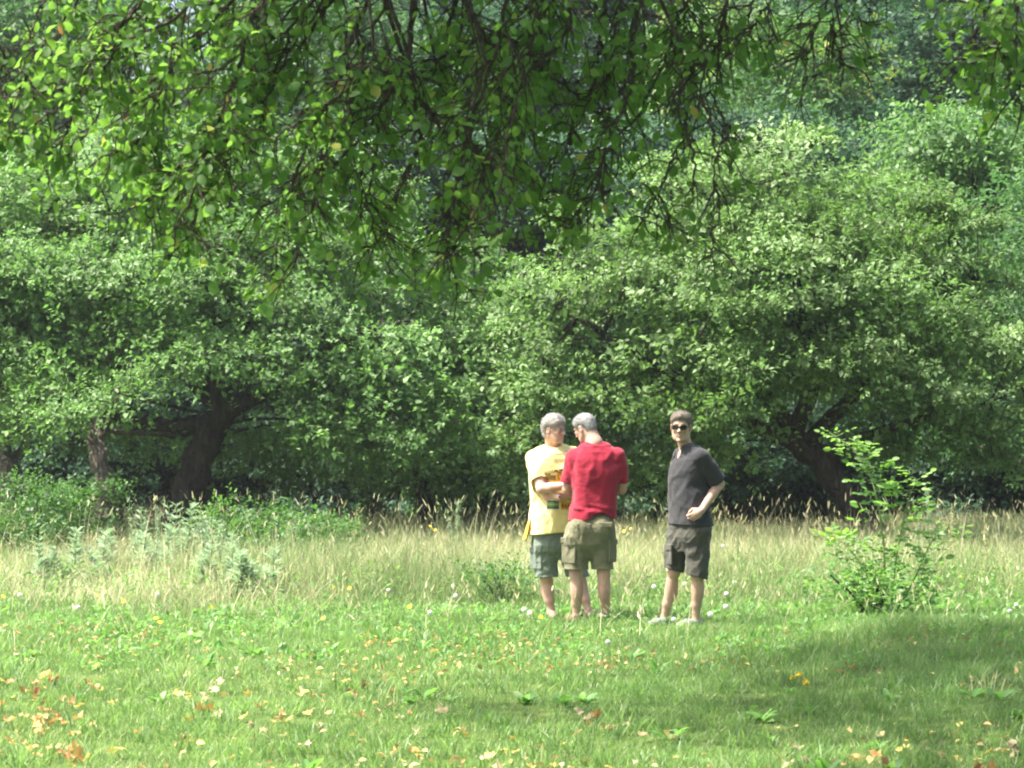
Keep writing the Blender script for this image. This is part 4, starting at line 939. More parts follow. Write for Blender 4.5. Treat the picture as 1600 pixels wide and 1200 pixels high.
def hair_obj(c, Rm, m, parent, seed, sc_=1.0, thick=.012, top=.02, line=(-.03, 1.15), nape=-.075, tuft=.006, wav=60, comb=(.3, -.6, .5), lift=.45, slen=.018, strands=11000):
    F = Field(np.array(c)-.17, np.array(c)+.19, .0035)
    T = lambda x, y, z: np.array(c)+Rm@(np.array([x, y, z])*sc_)
    F.ell(T(0, -.014, .034), np.array([.079+thick, .096+thick, .084+thick])*sc_, Rm, .005)
    F.ell(T(0, .008, .070), np.array([.074, .080, .042+top])*sc_, Rm, .02)
    F.ell(T(0, -.035, -.02), np.array([.066+thick*.4, .072+thick*.5, .065])*sc_, Rm, .02)
    rng = np.random.default_rng(seed); K = [(nrm(rng.normal(0, 1, 3))*rng.uniform(wav, wav*3.2), rng.uniform(0, 6)) for _ in range(9)]
    X, Y, Z = np.meshgrid(*F.ax, indexing='ij'); q = (np.stack([X, Y, Z], -1)-np.array(c))@Rm/sc_
    n = sum(np.sin(q@k+ph) for k, ph in K)/9
    F.D = F.D-(n*tuft*2).astype(np.float32)
    lim = np.maximum(line[0]+line[1]*q[..., 1]-q[..., 2]+.006*np.sin(q[..., 0]*70+seed)*(q[..., 1] > .04), nape-q[..., 2])
    # bare round the ears
    ear = .030-np.sqrt(((q[..., 1]+.004)/1.0)**2+((q[..., 2]+.012)/1.25)**2); lim = np.maximum(lim, np.where(np.abs(q[..., 0]) > .05, ear, -1))
    F.D = F.D+(np.clip(1+lim/.035, 0, 1)**2*(thick+.006)).astype(np.float32)
    F.D = np.maximum(F.D, (lim*.8).astype(np.float32))
    V, Fc = F.surf(); g = Geo(); g.add(V, Fc, .5)
    # short strands that break the outline
    nb_ = strands; f = Fc[rng.integers(0, len(Fc), nb_)]; p = V[f].mean(1); nn = nrm(np.cross(V[f[:, 1]]-V[f[:, 0]], V[f[:, 3]]-V[f[:, 0]]))
    cb = Rm@np.array(comb, float); d = nrm(nn*lift+cb*.9+rng.normal(0, .3, p.shape)-nn*(nn@cb)[:, None]*.9)
    L = slen*rng.uniform(.5, 1.4, nb_); stamp(g, LEAF4*[1, 1, .5], LEAF4F, p-nn*.001, d, nn+rng.normal(0, .4, nn.shape), L, .0014, rng.random(nb_))
    return g.build('hair', m, parent, smooth=True)

def hand(F, w_, Rm, curl, s=1.0, side=1, spread=.9, thumb_c=.5):
    """w_: wrist; Rm columns: thumb-side, finger direction, back of the hand"""
    T = lambda x, y, z: np.array(w_)+Rm@(np.array([x, y, z])*s)
    F.ell(T(0, .048, 0), np.array([.041, .052, .016])*s, Rm, .012); F.cap(T(0, -.01, 0), T(0, .03, 0), .026*s, .027*s, .02)
    for i, (x, L) in enumerate([(.030, .068), (.010, .076), (-.010, .070), (-.029, .054)]):
        p = np.array([x, .088-.006*abs(i-1), 0]); a = 0.0; q = T(*p); r = .0092-.0006*i
        for j, fr in enumerate((.45, .32, .25)):
            a += curl*(.8, 1.1, .9)[j]*(1+.08*i); p = p+np.array([x*spread*.06, math.cos(a)*L*fr, -math.sin(a)*L*fr]); q2 = T(*p); F.cap(q, q2, r*s, (r-.0008)*s, .003); q = q2; r -= .0008
    a0 = T(.030, .018, -.004); a1 = T(.052, .045, -.014-.01*thumb_c); a2 = T(.054-.012*thumb_c, .074, -.022-.012*thumb_c); a3 = T(.048-.02*thumb_c, .094, -.028-.014*thumb_c)
    F.chain([a0, a1, a2, a3], [.015*s, .0115*s, .0100*s, .0085*s], .008)

def leg(F, hip, knee, ank, toe, sc_=1.0):
    hip, knee, ank = [np.array(v, float) for v in (hip, knee, ank)]
    F.chain([hip, hip*.5+knee*.5, knee], [.082*sc_, .070*sc_, .054*sc_], .03)
    d = knee-ank; f = nrm(np.array(toe, float)-ank*[1, 1, 0]*1.0-np.array([0, 0, toe[2]])); back = -np.array([f[0], f[1], 0])
    F.chain([knee, ank+d*.30, ank], [.047*sc_, .040*sc_, .031*sc_], .02)
    F.ell(ank+d*.66+back*.018, [.050*sc_, .052*sc_, .115], None, .03)
    F.ell(knee-back*.014, [.042*sc_, .042*sc_, .05], None, .02)
    F.cap(ank, ank+np.array([0, 0, -.03]), .034*sc_, .036*sc_, .01); F.cap(ank+[0, 0, -.04], ank*.55+np.array(toe)*.45+[0, 0, .0], .030, .022, .02)

def shoe(ank, toe, m, parent, sole=None, name='shoe'):
    ank = np.array(ank, float); toe = np.array(toe, float); f = nrm((toe-ank)*[1, 1, 0]); F = Field(np.minimum(ank, toe)-[.12, .12, .1], np.maximum(ank, toe)+[.12, .12, .09], .004)
    h = ank*[1, 1, 0]-f*.035; z0 = min(ank[2]-.085, 0)
    F.cap(h+[0, 0, .045], h+[0, 0, .07], .040, .038, .01); F.cap(h+f*.03+[0, 0, .045], h+f*.14+[0, 0, .04], .042, .044, .02); F.cap(h+f*.14+[0, 0, .035], h+f*.215+[0, 0, .032], .045, .034, .02)
    F.cut([0, 0, 0], [0, 0, -1]); F.cap(h+f*.0+[0, 0, .13], h+f*.01+[0, 0, .095], .034, .034, .01, 'sub')
    o = F.build(name, m, parent)
    if sole:
        G_ = Field(np.minimum(ank, toe)-[.12, .12, .1], np.maximum(ank, toe)+[.12, .12, .05], .004); G_.cap(h+[0, 0, .01], h+f*.09+[0, 0, .01], .044, .046, .01); G_.cap(h+f*.09+[0, 0, .01], h+f*.215+[0, 0, .01], .048, .038, .01)
        G_.cut([0, 0, 0], [0, 0, -1]); G_.cut([0, 0, .018], [0, 0, 1]); G_.build('sole', sole, o)
    return o

def folds(seed, amp, dirs=None, f=28, stretch=(1, 1, .55), n=7):
    rng = np.random.default_rng(seed); K = []
    for i in range(n):
        k = nrm(rng.normal(0, 1, 3))*rng.uniform(.5, 1.6)*f*np.array(stretch); K.append((k, rng.uniform(0, 6), rng.normal(0, 1, 3)*9))
    def fn(p):
        s = 0
        for k, ph, wv in K: s = s+np.sin(p@k+ph+1.6*np.sin(p@wv+ph*2))
        s = s/n*2.0; return -amp*np.exp(-(s/.42)**2)+amp*.35+amp*.25*np.sin(3*s)
    return fn

def frame_glasses(T, m_frame, m_lens, parent, w_=.030, dark=False, name='glasses'):
    g = Geo(); ex = .030
    for q in (-1, 1):
        a = np.linspace(0, 2*PI, 25)[:-1]; sx, sz = (.026, .0165) if dark else (.021, .0135)
        n = 4 if dark else 2.6
        px = np.sign(np.cos(a))*np.abs(np.cos(a))**(2/n)*sx; pz = np.sign(np.sin(a))*np.abs(np.sin(a))**(2/n)*sz
        if dark: pz = pz+.0035*(px*q > 0)*(pz > 0)
        L = np.array([T(ex*q+x, .102-.9*abs(x+ex*q)**1.6, z) for x, z in zip(px, pz)]); L = np.vstack([L, L[:2]])
        tubes(g, [L], [np.full(len(L), .0032 if dark else .0013)], 6)
        lens = Geo(); c = T(ex*q, .0985, 0); lens.add(np.vstack([c[None], L[:24], (L[:24]-c)*.98+c+(T(0, .001, 0)-T(0, 0, 0))]), [[0, 1+i, 1+(i+1) % 24] for i in range(24)]); g_l = lens
        if q == -1: gl1 = lens
        tip = T(.074*q, .035, .004); ear = T(.082*q, -.015, .008); L2 = np.array([T((ex+sx)*q, .0905, .006), tip, ear, T(.083*q, -.032, -.012)]); tubes(g, [catmull(L2, 4)], [np.full(13, .0028 if dark else .0013)], 5)
        if q == 1:
            fo = None
        lens_list = (gl1, lens)
    tubes(g, [np.array([T(-.009, .105, .004), T(0, .109, .007), T(.009, .105, .004)])], [np.full(3, .003 if dark else .0013)], 5)
    fo = g.build('sunglasses' if dark else 'glasses', m_frame, parent)
    for l in lens_list: l.build('lens', m_lens, fo)
    return fo

def fabric(name, c, seed=0, sat=None, scale=350, rough=.85, mott=.12, bump=.35):
    m, n, p, o = mat(name)
    tc = N_(n, 'ShaderNodeTexCoord'); a = N_(n, 'ShaderNodeTexNoise'); a.inputs['Scale'].default_value = 9; a.inputs['Detail'].default_value = 6; a.inputs['Roughness'].default_value = .65
    n.links.new(tc.outputs['Object'], a.inputs['Vector'])
    r = ramp(n, a.outputs['Fac'], [(.3, tuple(x*(1-mott) for x in c)), (.7, tuple(min(1, x*(1+mott)) for x in c))]); n.links.new(r.outputs[0], p.inputs['Base Color'])
    b = N_(n, 'ShaderNodeTexNoise'); b.inputs['Scale'].default_value = scale; n.links.new(tc.outputs['Object'], b.inputs['Vector'])
    d = N_(n, 'ShaderNodeTexNoise'); d.inputs['Scale'].default_value = 22; d.inputs['Detail'].default_value = 3; n.links.new(tc.outputs['Object'], d.inputs['Vector'])
    ad = N_(n, 'ShaderNodeMath', operation='MULTIPLY_ADD'); ad.inputs[1].default_value = 5; n.links.new(d.outputs['Fac'], ad.inputs[0]); n.links.new(b.outputs['Fac'], ad.inputs[2])
    bp = N_(n, 'ShaderNodeBump'); bp.inputs['Strength'].default_value = bump; bp.inputs['Distance'].default_value = .009; n.links.new(ad.outputs[0], bp.inputs['Height']); n.links.new(bp.outputs[0], p.inputs['Normal'])
    p.inputs['Roughness'].default_value = rough; p.inputs['Specular IOR Level'].default_value = .2; p.inputs['Sheen Weight'].default_value = .15
    return m
def skin(name, c, c2):
    m = plain(name, c, .5, .35, 0, 14, .12, c2=c2); p = m.node_tree.nodes['Principled BSDF']
    p.inputs['Subsurface Weight'].default_value = .12; p.inputs['Subsurface Radius'].default_value = (.02, .007, .004); p.inputs['Subsurface Scale'].default_value = .4
    return m
m_lip = plain('lip', (.50, .24, .19), .45, .4); m_brow_g = plain('grey_brow', (.32, .28, .25), .8); m_brow_b = plain('brown_brow', (.10, .07, .05), .8)
m_teeth = plain('teeth', (.75, .72, .66), .3, .5)

def person_root(px0, Y, label):
    x = at(px0, Y); z = float(ground_z(x, Y)); o = tag(empty('person', (x, Y, z)), label, 'person'); s = FPX/Y; gy = 680+(CZ-z)*s
    return o, (lambda px, py, y=0.0: np.array([(px-px0)/(FPX/(Y+y))+(x*y/Y), y, (680-py)/(FPX/(Y+y))+CZ-z]))

def head_mats(c, Rm, sc_, brow=True, hi=0.0, mouth=.0):
    def fn(p):
        q = (p-np.array(c))@Rm/sc_; mi = np.zeros(len(p), np.int32)
        mi[(np.abs(q[:, 0]) < .020) & (np.abs(q[:, 2]+.0635-mouth) < .007) & (q[:, 1] > .078)] = 1
        if brow: mi[(np.abs(np.abs(q[:, 0])-.030) < .017) & (np.abs(q[:, 2]-.0265-hi) < .0048) & (q[:, 1] > .06)] = 2
        return mi
    return fn

def pocket(parent, c, la, fw, w_, h, m, t=.012, tilt=0.0):
    """cargo pocket with a flap; la: along the cloth, fw: out of the cloth"""
    la = nrm(np.array(la, float)); fw = nrm(np.array(fw, float)); up = np.cross(la, fw); up = up*np.sign(up[2]) if abs(up[2]) > .1 else np.array([0, 0, 1.]); Rm = np.stack([la, fw, up], 1); c = np.array(c, float)
    F = Field(c-.16, c+.16, .004); F.box(c, [w_/2, t, h/2], Rm, .008); F.disp(folds(int(w_*1e4), .003, f=40)); o = F.build('pocket', m, parent)
    F = Field(c-.2, c+.2, .004); F.box(c+up*(h/2-.005), [w_/2+.006, t+.006, .026], Rm, .005); F.build('flap', m, o); return o

# ---------------- man in the dark polo shirt
def man_polo():
    o, J = person_root(1068, 21.55, 'man in sunglasses and dark grey polo shirt, one hand on his hip, standing apart')
    yaw = math.atan2(-.62, -.78); la = np.array([-math.sin(yaw), math.cos(yaw), 0]); fw = np.array([math.cos(yaw), math.sin(yaw), 0])   # la points to his left
    hc = J(1064, 667, -.03); Rm = yawm(R(-101), R(4), R(-2))
    shL = J(1095, 713, -.12); elL = J(1124, 756, -.04); wrL = J(1096, 797, -.20)
    shR = J(1064, 713, .12); elR = J(1068, 765, .20); wrR = J(1070, 808, .19)
    hipR, knR, anR = J(1070, 818, .07), J(1053, 893, .06), J(1038, 966, .14); hipL, knL, anL = J(1086, 818, -.07), J(1089, 895, -.07), J(1087, 966, .0)
    anR[2] = .085; anL[2] = .085
    toR = anR+np.array([-.15, -.16, -.075]); toL = anL+np.array([-.17, -.13, -.075])
    F = Field([-.42, -.50, -.02], [.50, .45, 1.90], .0048)
    head_fn(F, hc, Rm, 1.05, 0, .98)
    nb = J(1073, 706, .03); F.chain([hc+Rm@[0, -.03, -.03], nb, nb+[.01, .02, -.06]], [.056, .060, .075], .025)
    F.cap(shL, shR, .05, .05, .03); sec = [(.86, .06, 0, .15, .105), (1.0, .045, 0, .145, .10), (1.2, .03, 0, .16, .105), (1.38, .03, 0, .165, .10), (1.47, .03, .01, .12, .07)]
    F.trunk(sec, yaw)
    F.chain([shL, (shL+elL)/2, elL], [.052, .050, .042], .02); F.chain([elL, elL*.6+wrL*.4, wrL], [.040, .040, .027], .015)
    F.chain([shR, elR], [.050, .040], .02); F.chain([elR, wrR], [.040, .027], .015)
    leg(F, hipR, knR, anR, toR); leg(F, hipL, knL, anL, toL)
    fd = nrm(J(1079, 811, -.235)-wrL); th = nrm(np.array([-.45, -.1, .9])); th = nrm(th-fd*(th@fd)); hand(F, wrL+fd*.01, np.stack([th, fd, nrm(np.cross(th, fd))*(-1 if np.cross(th, fd)[1] > 0 else 1)], 1), .75, .98)
    fd2 = np.array([-.05, -.15, -.95]); fd2 = nrm(fd2); t2 = nrm(np.cross(fd2, [1, 0, 0])); hand(F, wrR, np.stack([t2, fd2, np.cross(t2, fd2)], 1), .5)
    sk = skin('tanned_skin', (.47, .31, .24), (.41, .26, .20))
    F.build('body', [sk, m_lip, m_brow_b], o, head_mats(hc, Rm, 1.05))
    hair_obj(hc, Rm, plain('brown_hair', (.23, .20, .165), .6, .3, .4, 90, .8), o, 5, thick=.005, top=.014, line=(-.03, 1.12), tuft=.004, sc_=1.05, lift=.2, slen=.014, comb=(.5, -.5, .6), wav=40)
    T = lambda x, y, z: hc+Rm@np.array([x, y, z])*1.05
    frame_glasses(T, plain('black_frame', (.01, .01, .01), .25, .5), plain('dark_lens', (.012, .012, .014), .08, .6), o, dark=True)
    # polo shirt
    F = Field([-.42, -.48, .80], [.45, .42, 1.62], .0042)
    ctr = lambda px, py, y: J(px, py, y)
    rows = []
    for py, x0, x1, dp in [(850, 1046, 1112, .150), (822, 1046, 1112, .150), (800, 1047, 1107, .142), (780, 1045, 1104, .140), (755, 1045, 1102, .140), (735, 1047, 1103, .138), (718, 1052, 1103, .12), (706, 1059, 1098, .09), (698, 1063, 1092, .065)]:
        c = J((x0+x1)/2, py, 0); hw = (x1-x0)/2/(FPX/21.55)
        ex_ = max(dp*.95, math.sqrt(max(hw**2-(dp*fw[0])**2, 1e-4))/abs(la[0])); rows.append((c[2], c[0], 0, ex_, dp))
    F.trunk(rows[::-1] if rows[0][0] > rows[-1][0] else rows, yaw, 2.3, .03)
    F.cap(J(1090, 712, -.10), J(1078, 703, .0), .060, .055, .04); F.cap(J(1066, 713, .12), J(1074, 703, .0), .058, .055, .04)
    se = shL+(elL-shL)*.80
    F.chain([shL+[0, 0, -.005], se], [.072, .074], .03); F.chain([shR, shR+(elR-shR)*.75], [.070, .072], .03)
    F.disp(folds(31, .007, f=16, stretch=(1, 1, .6))); F.disp(folds(32, .003, f=42, stretch=(1, 1, .35)))
    F.cut(J(1078, 820, 0), [-.05, 0, -1]); F.cut(se, elL-shL) if False else None
    F.cap(se+(elL-shL)*.03, se+(elL-shL)*.6, .052, .052, .004, 'sub'); F.cap(se+nrm(elL-shL)*.075, se+nrm(elL-shL)*.3, .078, .09, .003, 'sub')
    F.cap(hc+Rm@[0, -.03, -.03], nb+[0, .02, -.01], .062, .064, .008, 'sub'); F.cap(nb+fw*.04+[0, 0, .03], nb+fw*.115+[0, 0, -.085], .030, .008, .006, 'sub')
    sh = fabric('charcoal_cotton', (.030, .031, .037), mott=.2); so = F.build('polo_shirt', sh, o)
    F = Field(nb-.16, nb+.18, .0035)     # the turned-down collar
    for s_ in (-1, 1):
        a = [nb-fw*.070+[0, 0, .050], nb+la*s_*.050-fw*.055+[0, 0, .048], nb+la*s_*.074+fw*.000+[0, 0, .036], nb+la*s_*.068+fw*.060+[0, 0, .005], nb+la*s_*.045+fw*.108+[0, 0, -.045]]
        c = catmull(a, 4)
        for i in range(len(c)-1):
            t = i/len(c); o2 = la*s_*.012*(i > 2)-fw*.012*(i < 6); dn = np.array([0, 0, -.026-.014*t])
            F.cap(c[i], c[i+1], .0075, .0075, .003); F.cap(c[i]+o2*.6+dn*.5, c[i+1]+o2*.6+dn*.5, .0075, .0075, .006); F.cap(c[i]+o2+dn, c[i+1]+o2+dn, .0075, .0075, .006)
    F.build('collar', sh, so)
    F = Field(nb-[.2, .25, .3], nb+[.2, .2, .1], .003); a0 = nb+fw*.112+[0, 0, -.065]; F.cap(a0, a0+fw*.012+[0, 0, -.10], .008, .008, .004); F.build('placket', sh, so)
    F = Field(nb-.2, nb+.2, .0035); F.cap(nb+fw*.060+[0, 0, -.035], nb+fw*.085+[0, 0, -.065], .024, .012, .01); F.build('white_undershirt', plain('white_cotton', (.8, .8, .8), .8), o)
    for i, dz in enumerate((-.075, -.12)):
        F = Field(a0-.1, a0+.1, .002); c = a0+fw*.012+[0, 0, dz+.05]; F.ell(c, [.006, .006, .006], None, .002); F.build('button', plain('dark_button', (.06, .06, .065), .4), so)
    # shorts
    F = Field([-.30, -.40, .36], [.38, .40, 1.02], .0045)
    rows = []
    for py, x0, x1, dp in [(838, 1045, 1107, .128), (825, 1047, 1108, .124), (810, 1051, 1106, .115), (800, 1053, 1103, .10)]:
        c = J((x0+x1)/2, py, 0); hw = (x1-x0)/2/(FPX/21.55); rows.append((c[2], c[0], 0, math.sqrt(max(hw**2-(dp*fw[0])**2, 1e-4))/abs(la[0]), dp))
    r0 = rows[0]; rows = [(r0[0]-.12, r0[1]-.01, 0, r0[3]*.72, r0[4]*.7), (r0[0]-.05, r0[1], 0, r0[3]*.93, r0[4]*.93)]+rows
    F.trunk(rows, yaw, 2.2, .06)
    F.chain([J(1064, 822, .05), J(1055, 862, .06), J(1053, 888, .06), J(1052, 905, .06)], [.095, .090, .080, .078], .03); F.chain([J(1091, 820, -.05), J(1090, 862, -.07), J(1089, 892, -.07), J(1089, 912, -.07)], [.105, .098, .088, .086], .02)
    F.disp(folds(35, .007, f=24, stretch=(1, 1, .8))); F.disp(folds(36, .004, f=55, stretch=(1, 1, .8)))
    F.cap(J(1052, 875, .06), J(1051, 930, .06), .070, .074, .004, 'sub'); F.cap(J(1089, 880, -.07), J(1089, 935, -.07), .076, .082, .004, 'sub')
    F.cut(J(1070, 896, 0), [-.28, 0, -1])
    m_s = fabric('dark_grey_twill', (.060, .060, .050), mott=.22); so2 = F.build('cargo_shorts', m_s, o)
    pocket(so2, J(1097, 866, -.115), [.72, .62, .0], [.62, -.72, 0], .12, .17, m_s); pocket(so2, J(1046, 868, -.02), [.5, -.8, 0], [-.9, -.4, 0], .10, .15, m_s)
    m_sh = plain('grey_trainer', (.24, .27, .26), .7, .3, .4, 60, .5); m_so = plain('white_sole', (.6, .6, .57), .6)
    shoe(anR, toR, m_sh, o, m_so); shoe(anL, toL, m_sh, o, m_so)
man_polo()

# ---------------- man in the red shirt, seen from behind
def clear(name):
    m, n, p, o = mat(name); p.inputs['Transmission Weight'].default_value = .95; p.inputs['IOR'].default_value = 1.08; p.inputs['Roughness'].default_value = .02; p.inputs['Base Color'].default_value = (.95, .97, .97, 1); return m
def man_red():
    o, J = person_root(925, 21.9, 'man in a red t-shirt seen from behind, head bent, facing the man in yellow')
    yaw = R(98); la = np.array([-math.sin(yaw), math.cos(yaw), 0]); fw = np.array([math.cos(yaw), math.sin(yaw), 0])
    hc = J(914, 669, .06); Rm = yawm(R(140), R(24), R(-3))
    shL, elL = J(897, 714, .0), J(887, 764, .06); shR, elR = J(965, 712, .0), J(971, 764, .06); wrL = J(897, 763, .33); wrR = J(945, 760, .34)
    hipL, knL, anL = J(904, 822, 0), J(900, 898, -.02), J(901, 962, .03); hipR, knR, anR = J(942, 822, 0), J(943, 898, -.02), J(946, 964, .02); anL[2] = anR[2] = .085
    toL = anL+np.array([-.09, .19, -.075]); toR = anR+np.array([.05, .2, -.075])
    F = Field([-.42, -.36, -.02], [.42, .60, 1.92], .0048)
    head_fn(F, hc, Rm, 1.0, 0, 1.0)
    nb = J(929, 693, .0); F.chain([hc+Rm@[0, -.035, -.03], nb, nb+[0, 0, -.06]], [.060, .066, .08], .03)
    F.cap(shL, shR, .055, .055, .04); F.trunk([(.86, .01, 0, .155, .11), (1.05, .01, 0, .15, .10), (1.3, .01, 0, .17, .11), (1.47, .01, 0, .14, .08)], yaw)
    for s_, e_, w_ in ((shL, elL, wrL), (shR, elR, wrR)):
        F.chain([s_, (s_+e_)/2, e_], [.058, .054, .044], .02); F.chain([e_, e_*.6+w_*.4, w_], [.044, .043, .028], .015)
    for w_, e_, q in ((wrL, elL, 1), (wrR, elR, -1)):
        fd = nrm(w_-e_); fd = nrm(fd+np.array([.4*q, .1, 0])); up = np.array([0, 0, 1.]); th = nrm(up-fd*(up@fd)); hand(F, w_, np.stack([th, fd, nrm(np.cross(th, fd))*1.0], 1), .6)
    leg(F, hipL, knL, anL, toL, 1.04); leg(F, hipR, knR, anR, toR, 1.04)
    sk = skin('ruddy_skin', (.47, .30, .24), (.41, .25, .20)); F.build('body', [sk, m_lip, m_brow_g], o, head_mats(hc, Rm, 1.0))
    hair_obj(hc, Rm, plain('grey_hair', (.40, .40, .41), .7, .25, 0, 40, .8, c2=(.17, .17, .18)), o, 8, thick=.007, top=.012, line=(-.03, 1.1), nape=-.062, tuft=.0016, wav=130, slen=.009, lift=.6, comb=(0, -.3, -.8))
    T = lambda x, y, z: hc+Rm@np.array([x, y, z]); frame_glasses(T, plain('dark_metal_frame', (.03, .03, .03), .35, .5, metallic=.6), clear('clear_lens'), o)
    # t-shirt
    F = Field([-.42, -.36, .80], [.42, .30, 1.62], .0042); rows = []
    for py, x0, x1, dp in [(830, 885, 963, .150), (815, 887, 963, .150), (800, 889, 964, .148), (785, 892, 964, .140), (760, 893, 965, .140), (735, 892, 969, .142), (718, 893, 968, .130), (706, 900, 960, .11), (698, 908, 950, .08)]:
        c = J((x0+x1)/2, py, 0); rows.append((c[2], c[0], 0, (x1-x0)/2/(FPX/21.9)-.006, dp))
    F.trunk(rows, yaw, 2.5, .03)
    F.cap(J(901, 714, 0), J(924, 697, 0), .062, .056, .05); F.cap(J(961, 712, 0), J(934, 697, 0), .062, .056, .05)
    seL = shL+(elL-shL)*.66; seR = shR+(elR-shR)*.64
    F.chain([shL, seL+(elL-shL)*.2], [.070, .074], .03); F.chain([shR, seR+(elR-shR)*.2], [.070, .073], .03)
    F.disp(folds(41, .008, f=15, stretch=(1, 1, .22))); F.disp(folds(42, .003, f=40, stretch=(1, 1, .25)))
    def band(p): return -.010*np.exp(-((p[:, 2]-.99-.25*(p[:, 0]-.05)**1*0)/.02)**2)*np.sin(p[:, 0]*22+p[:, 2]*30)
    F.disp(band)
    for se, d in ((seL, nrm(elL-shL)), (seR, nrm(elR-shR))):
        F.cap(se-d*.02, se+d*.2, .060, .060, .004, 'sub'); F.cap(se+d*.105, se+d*.3, .095, .10, .004, 'sub')
    F.cap(nb+[0, .01, .02], hc, .066, .085, .006, 'sub')
    X, Y_, Z = np.meshgrid(*F.ax, indexing='ij'); h0 = J(925, 812, 0)[2]; hem = h0+.052*np.exp(-((X-.065)/.085)**2)*(Y_ < .02)+.012*np.sin(X*14)
    F.D = np.maximum(F.D, (hem-Z).astype(np.float32))
    F.build('red_shirt', fabric('red_cotton', (.27, .012, .034), mott=.1), o)
    # shorts
    F = Field([-.34, -.34, .38], [.34, .30, 1.06], .0045); rows = []
    for py, x0, x1, dp in [(850, 879, 961, .145), (838, 879, 962, .150), (822, 884, 961, .150), (808, 890, 957, .120), (800, 895, 953, .10)]:
        c = J((x0+x1)/2, py, 0); rows.append((c[2], c[0], -.01, (x1-x0)/2/(FPX/21.9)-.010, dp-.008))
    r0 = rows[0]; rows = [(r0[0]-.12, r0[1], 0, r0[3]*.75, r0[4]*.6), (r0[0]-.05, r0[1], 0, r0[3]*.95, r0[4]*.9)]+rows
    F.trunk(rows, yaw, 2.5, .06)
    for px in (907, 939): F.ell(J(px+2, 824, -.085), [.085, .075, .10], None, .04)
    F.chain([J(903, 845, -.01), J(900, 868, -.01), J(900, 896, -.02), J(900, 910, -.02)], [.106, .104, .101, .101], .025); F.chain([J(941, 845, -.01), J(940, 868, -.01), J(941, 896, -.02), J(941, 910, -.02)], [.098, .096, .090, .090], .025)
    F.cap(J(922, 838, -.22), J(922, 812, -.20), .045, .03, .03, 'sub')
    F.disp(folds(45, .006, f=22, stretch=(1, 1, .9))); F.disp(folds(46, .004, f=55, stretch=(1, 1, 1)))
    F.cap(J(900, 880, -.02), J(900, 940, -.02), .084, .088, .004, 'sub'); F.cap(J(941, 880, -.02), J(941, 940, -.02), .076, .080, .004, 'sub')
    F.cut(J(920, 889, 0), [0, 0, -1])
    m_s = fabric('olive_twill', (.145, .142, .088), mott=.14); so = F.build('cargo_shorts', m_s, o)
    pocket(so, J(889, 862, -.088), [.8, -.6, 0], [-.6, -.8, 0], .14, .20, m_s); pocket(so, J(957, 862, -.05), [.5, .86, 0], [.86, -.5, 0], .13, .18, m_s, .008)
    for px, py, q in ((912, 822, 1), (946, 820, 1)):
        c = J(px, py, -.158); F = Field(c-.09, c+.09, .0035); F.box(c+[0, .005, 0], [.06, .010, .022], np.eye(3), .004); F.build('back_pocket_flap', m_s, so)
    m_sh = plain('brown_shoe', (.12, .09, .06), .7, .3, .4, 60, .5); shoe(anL, toL, m_sh, o); shoe(anR, toR, m_sh, o)
man_red()

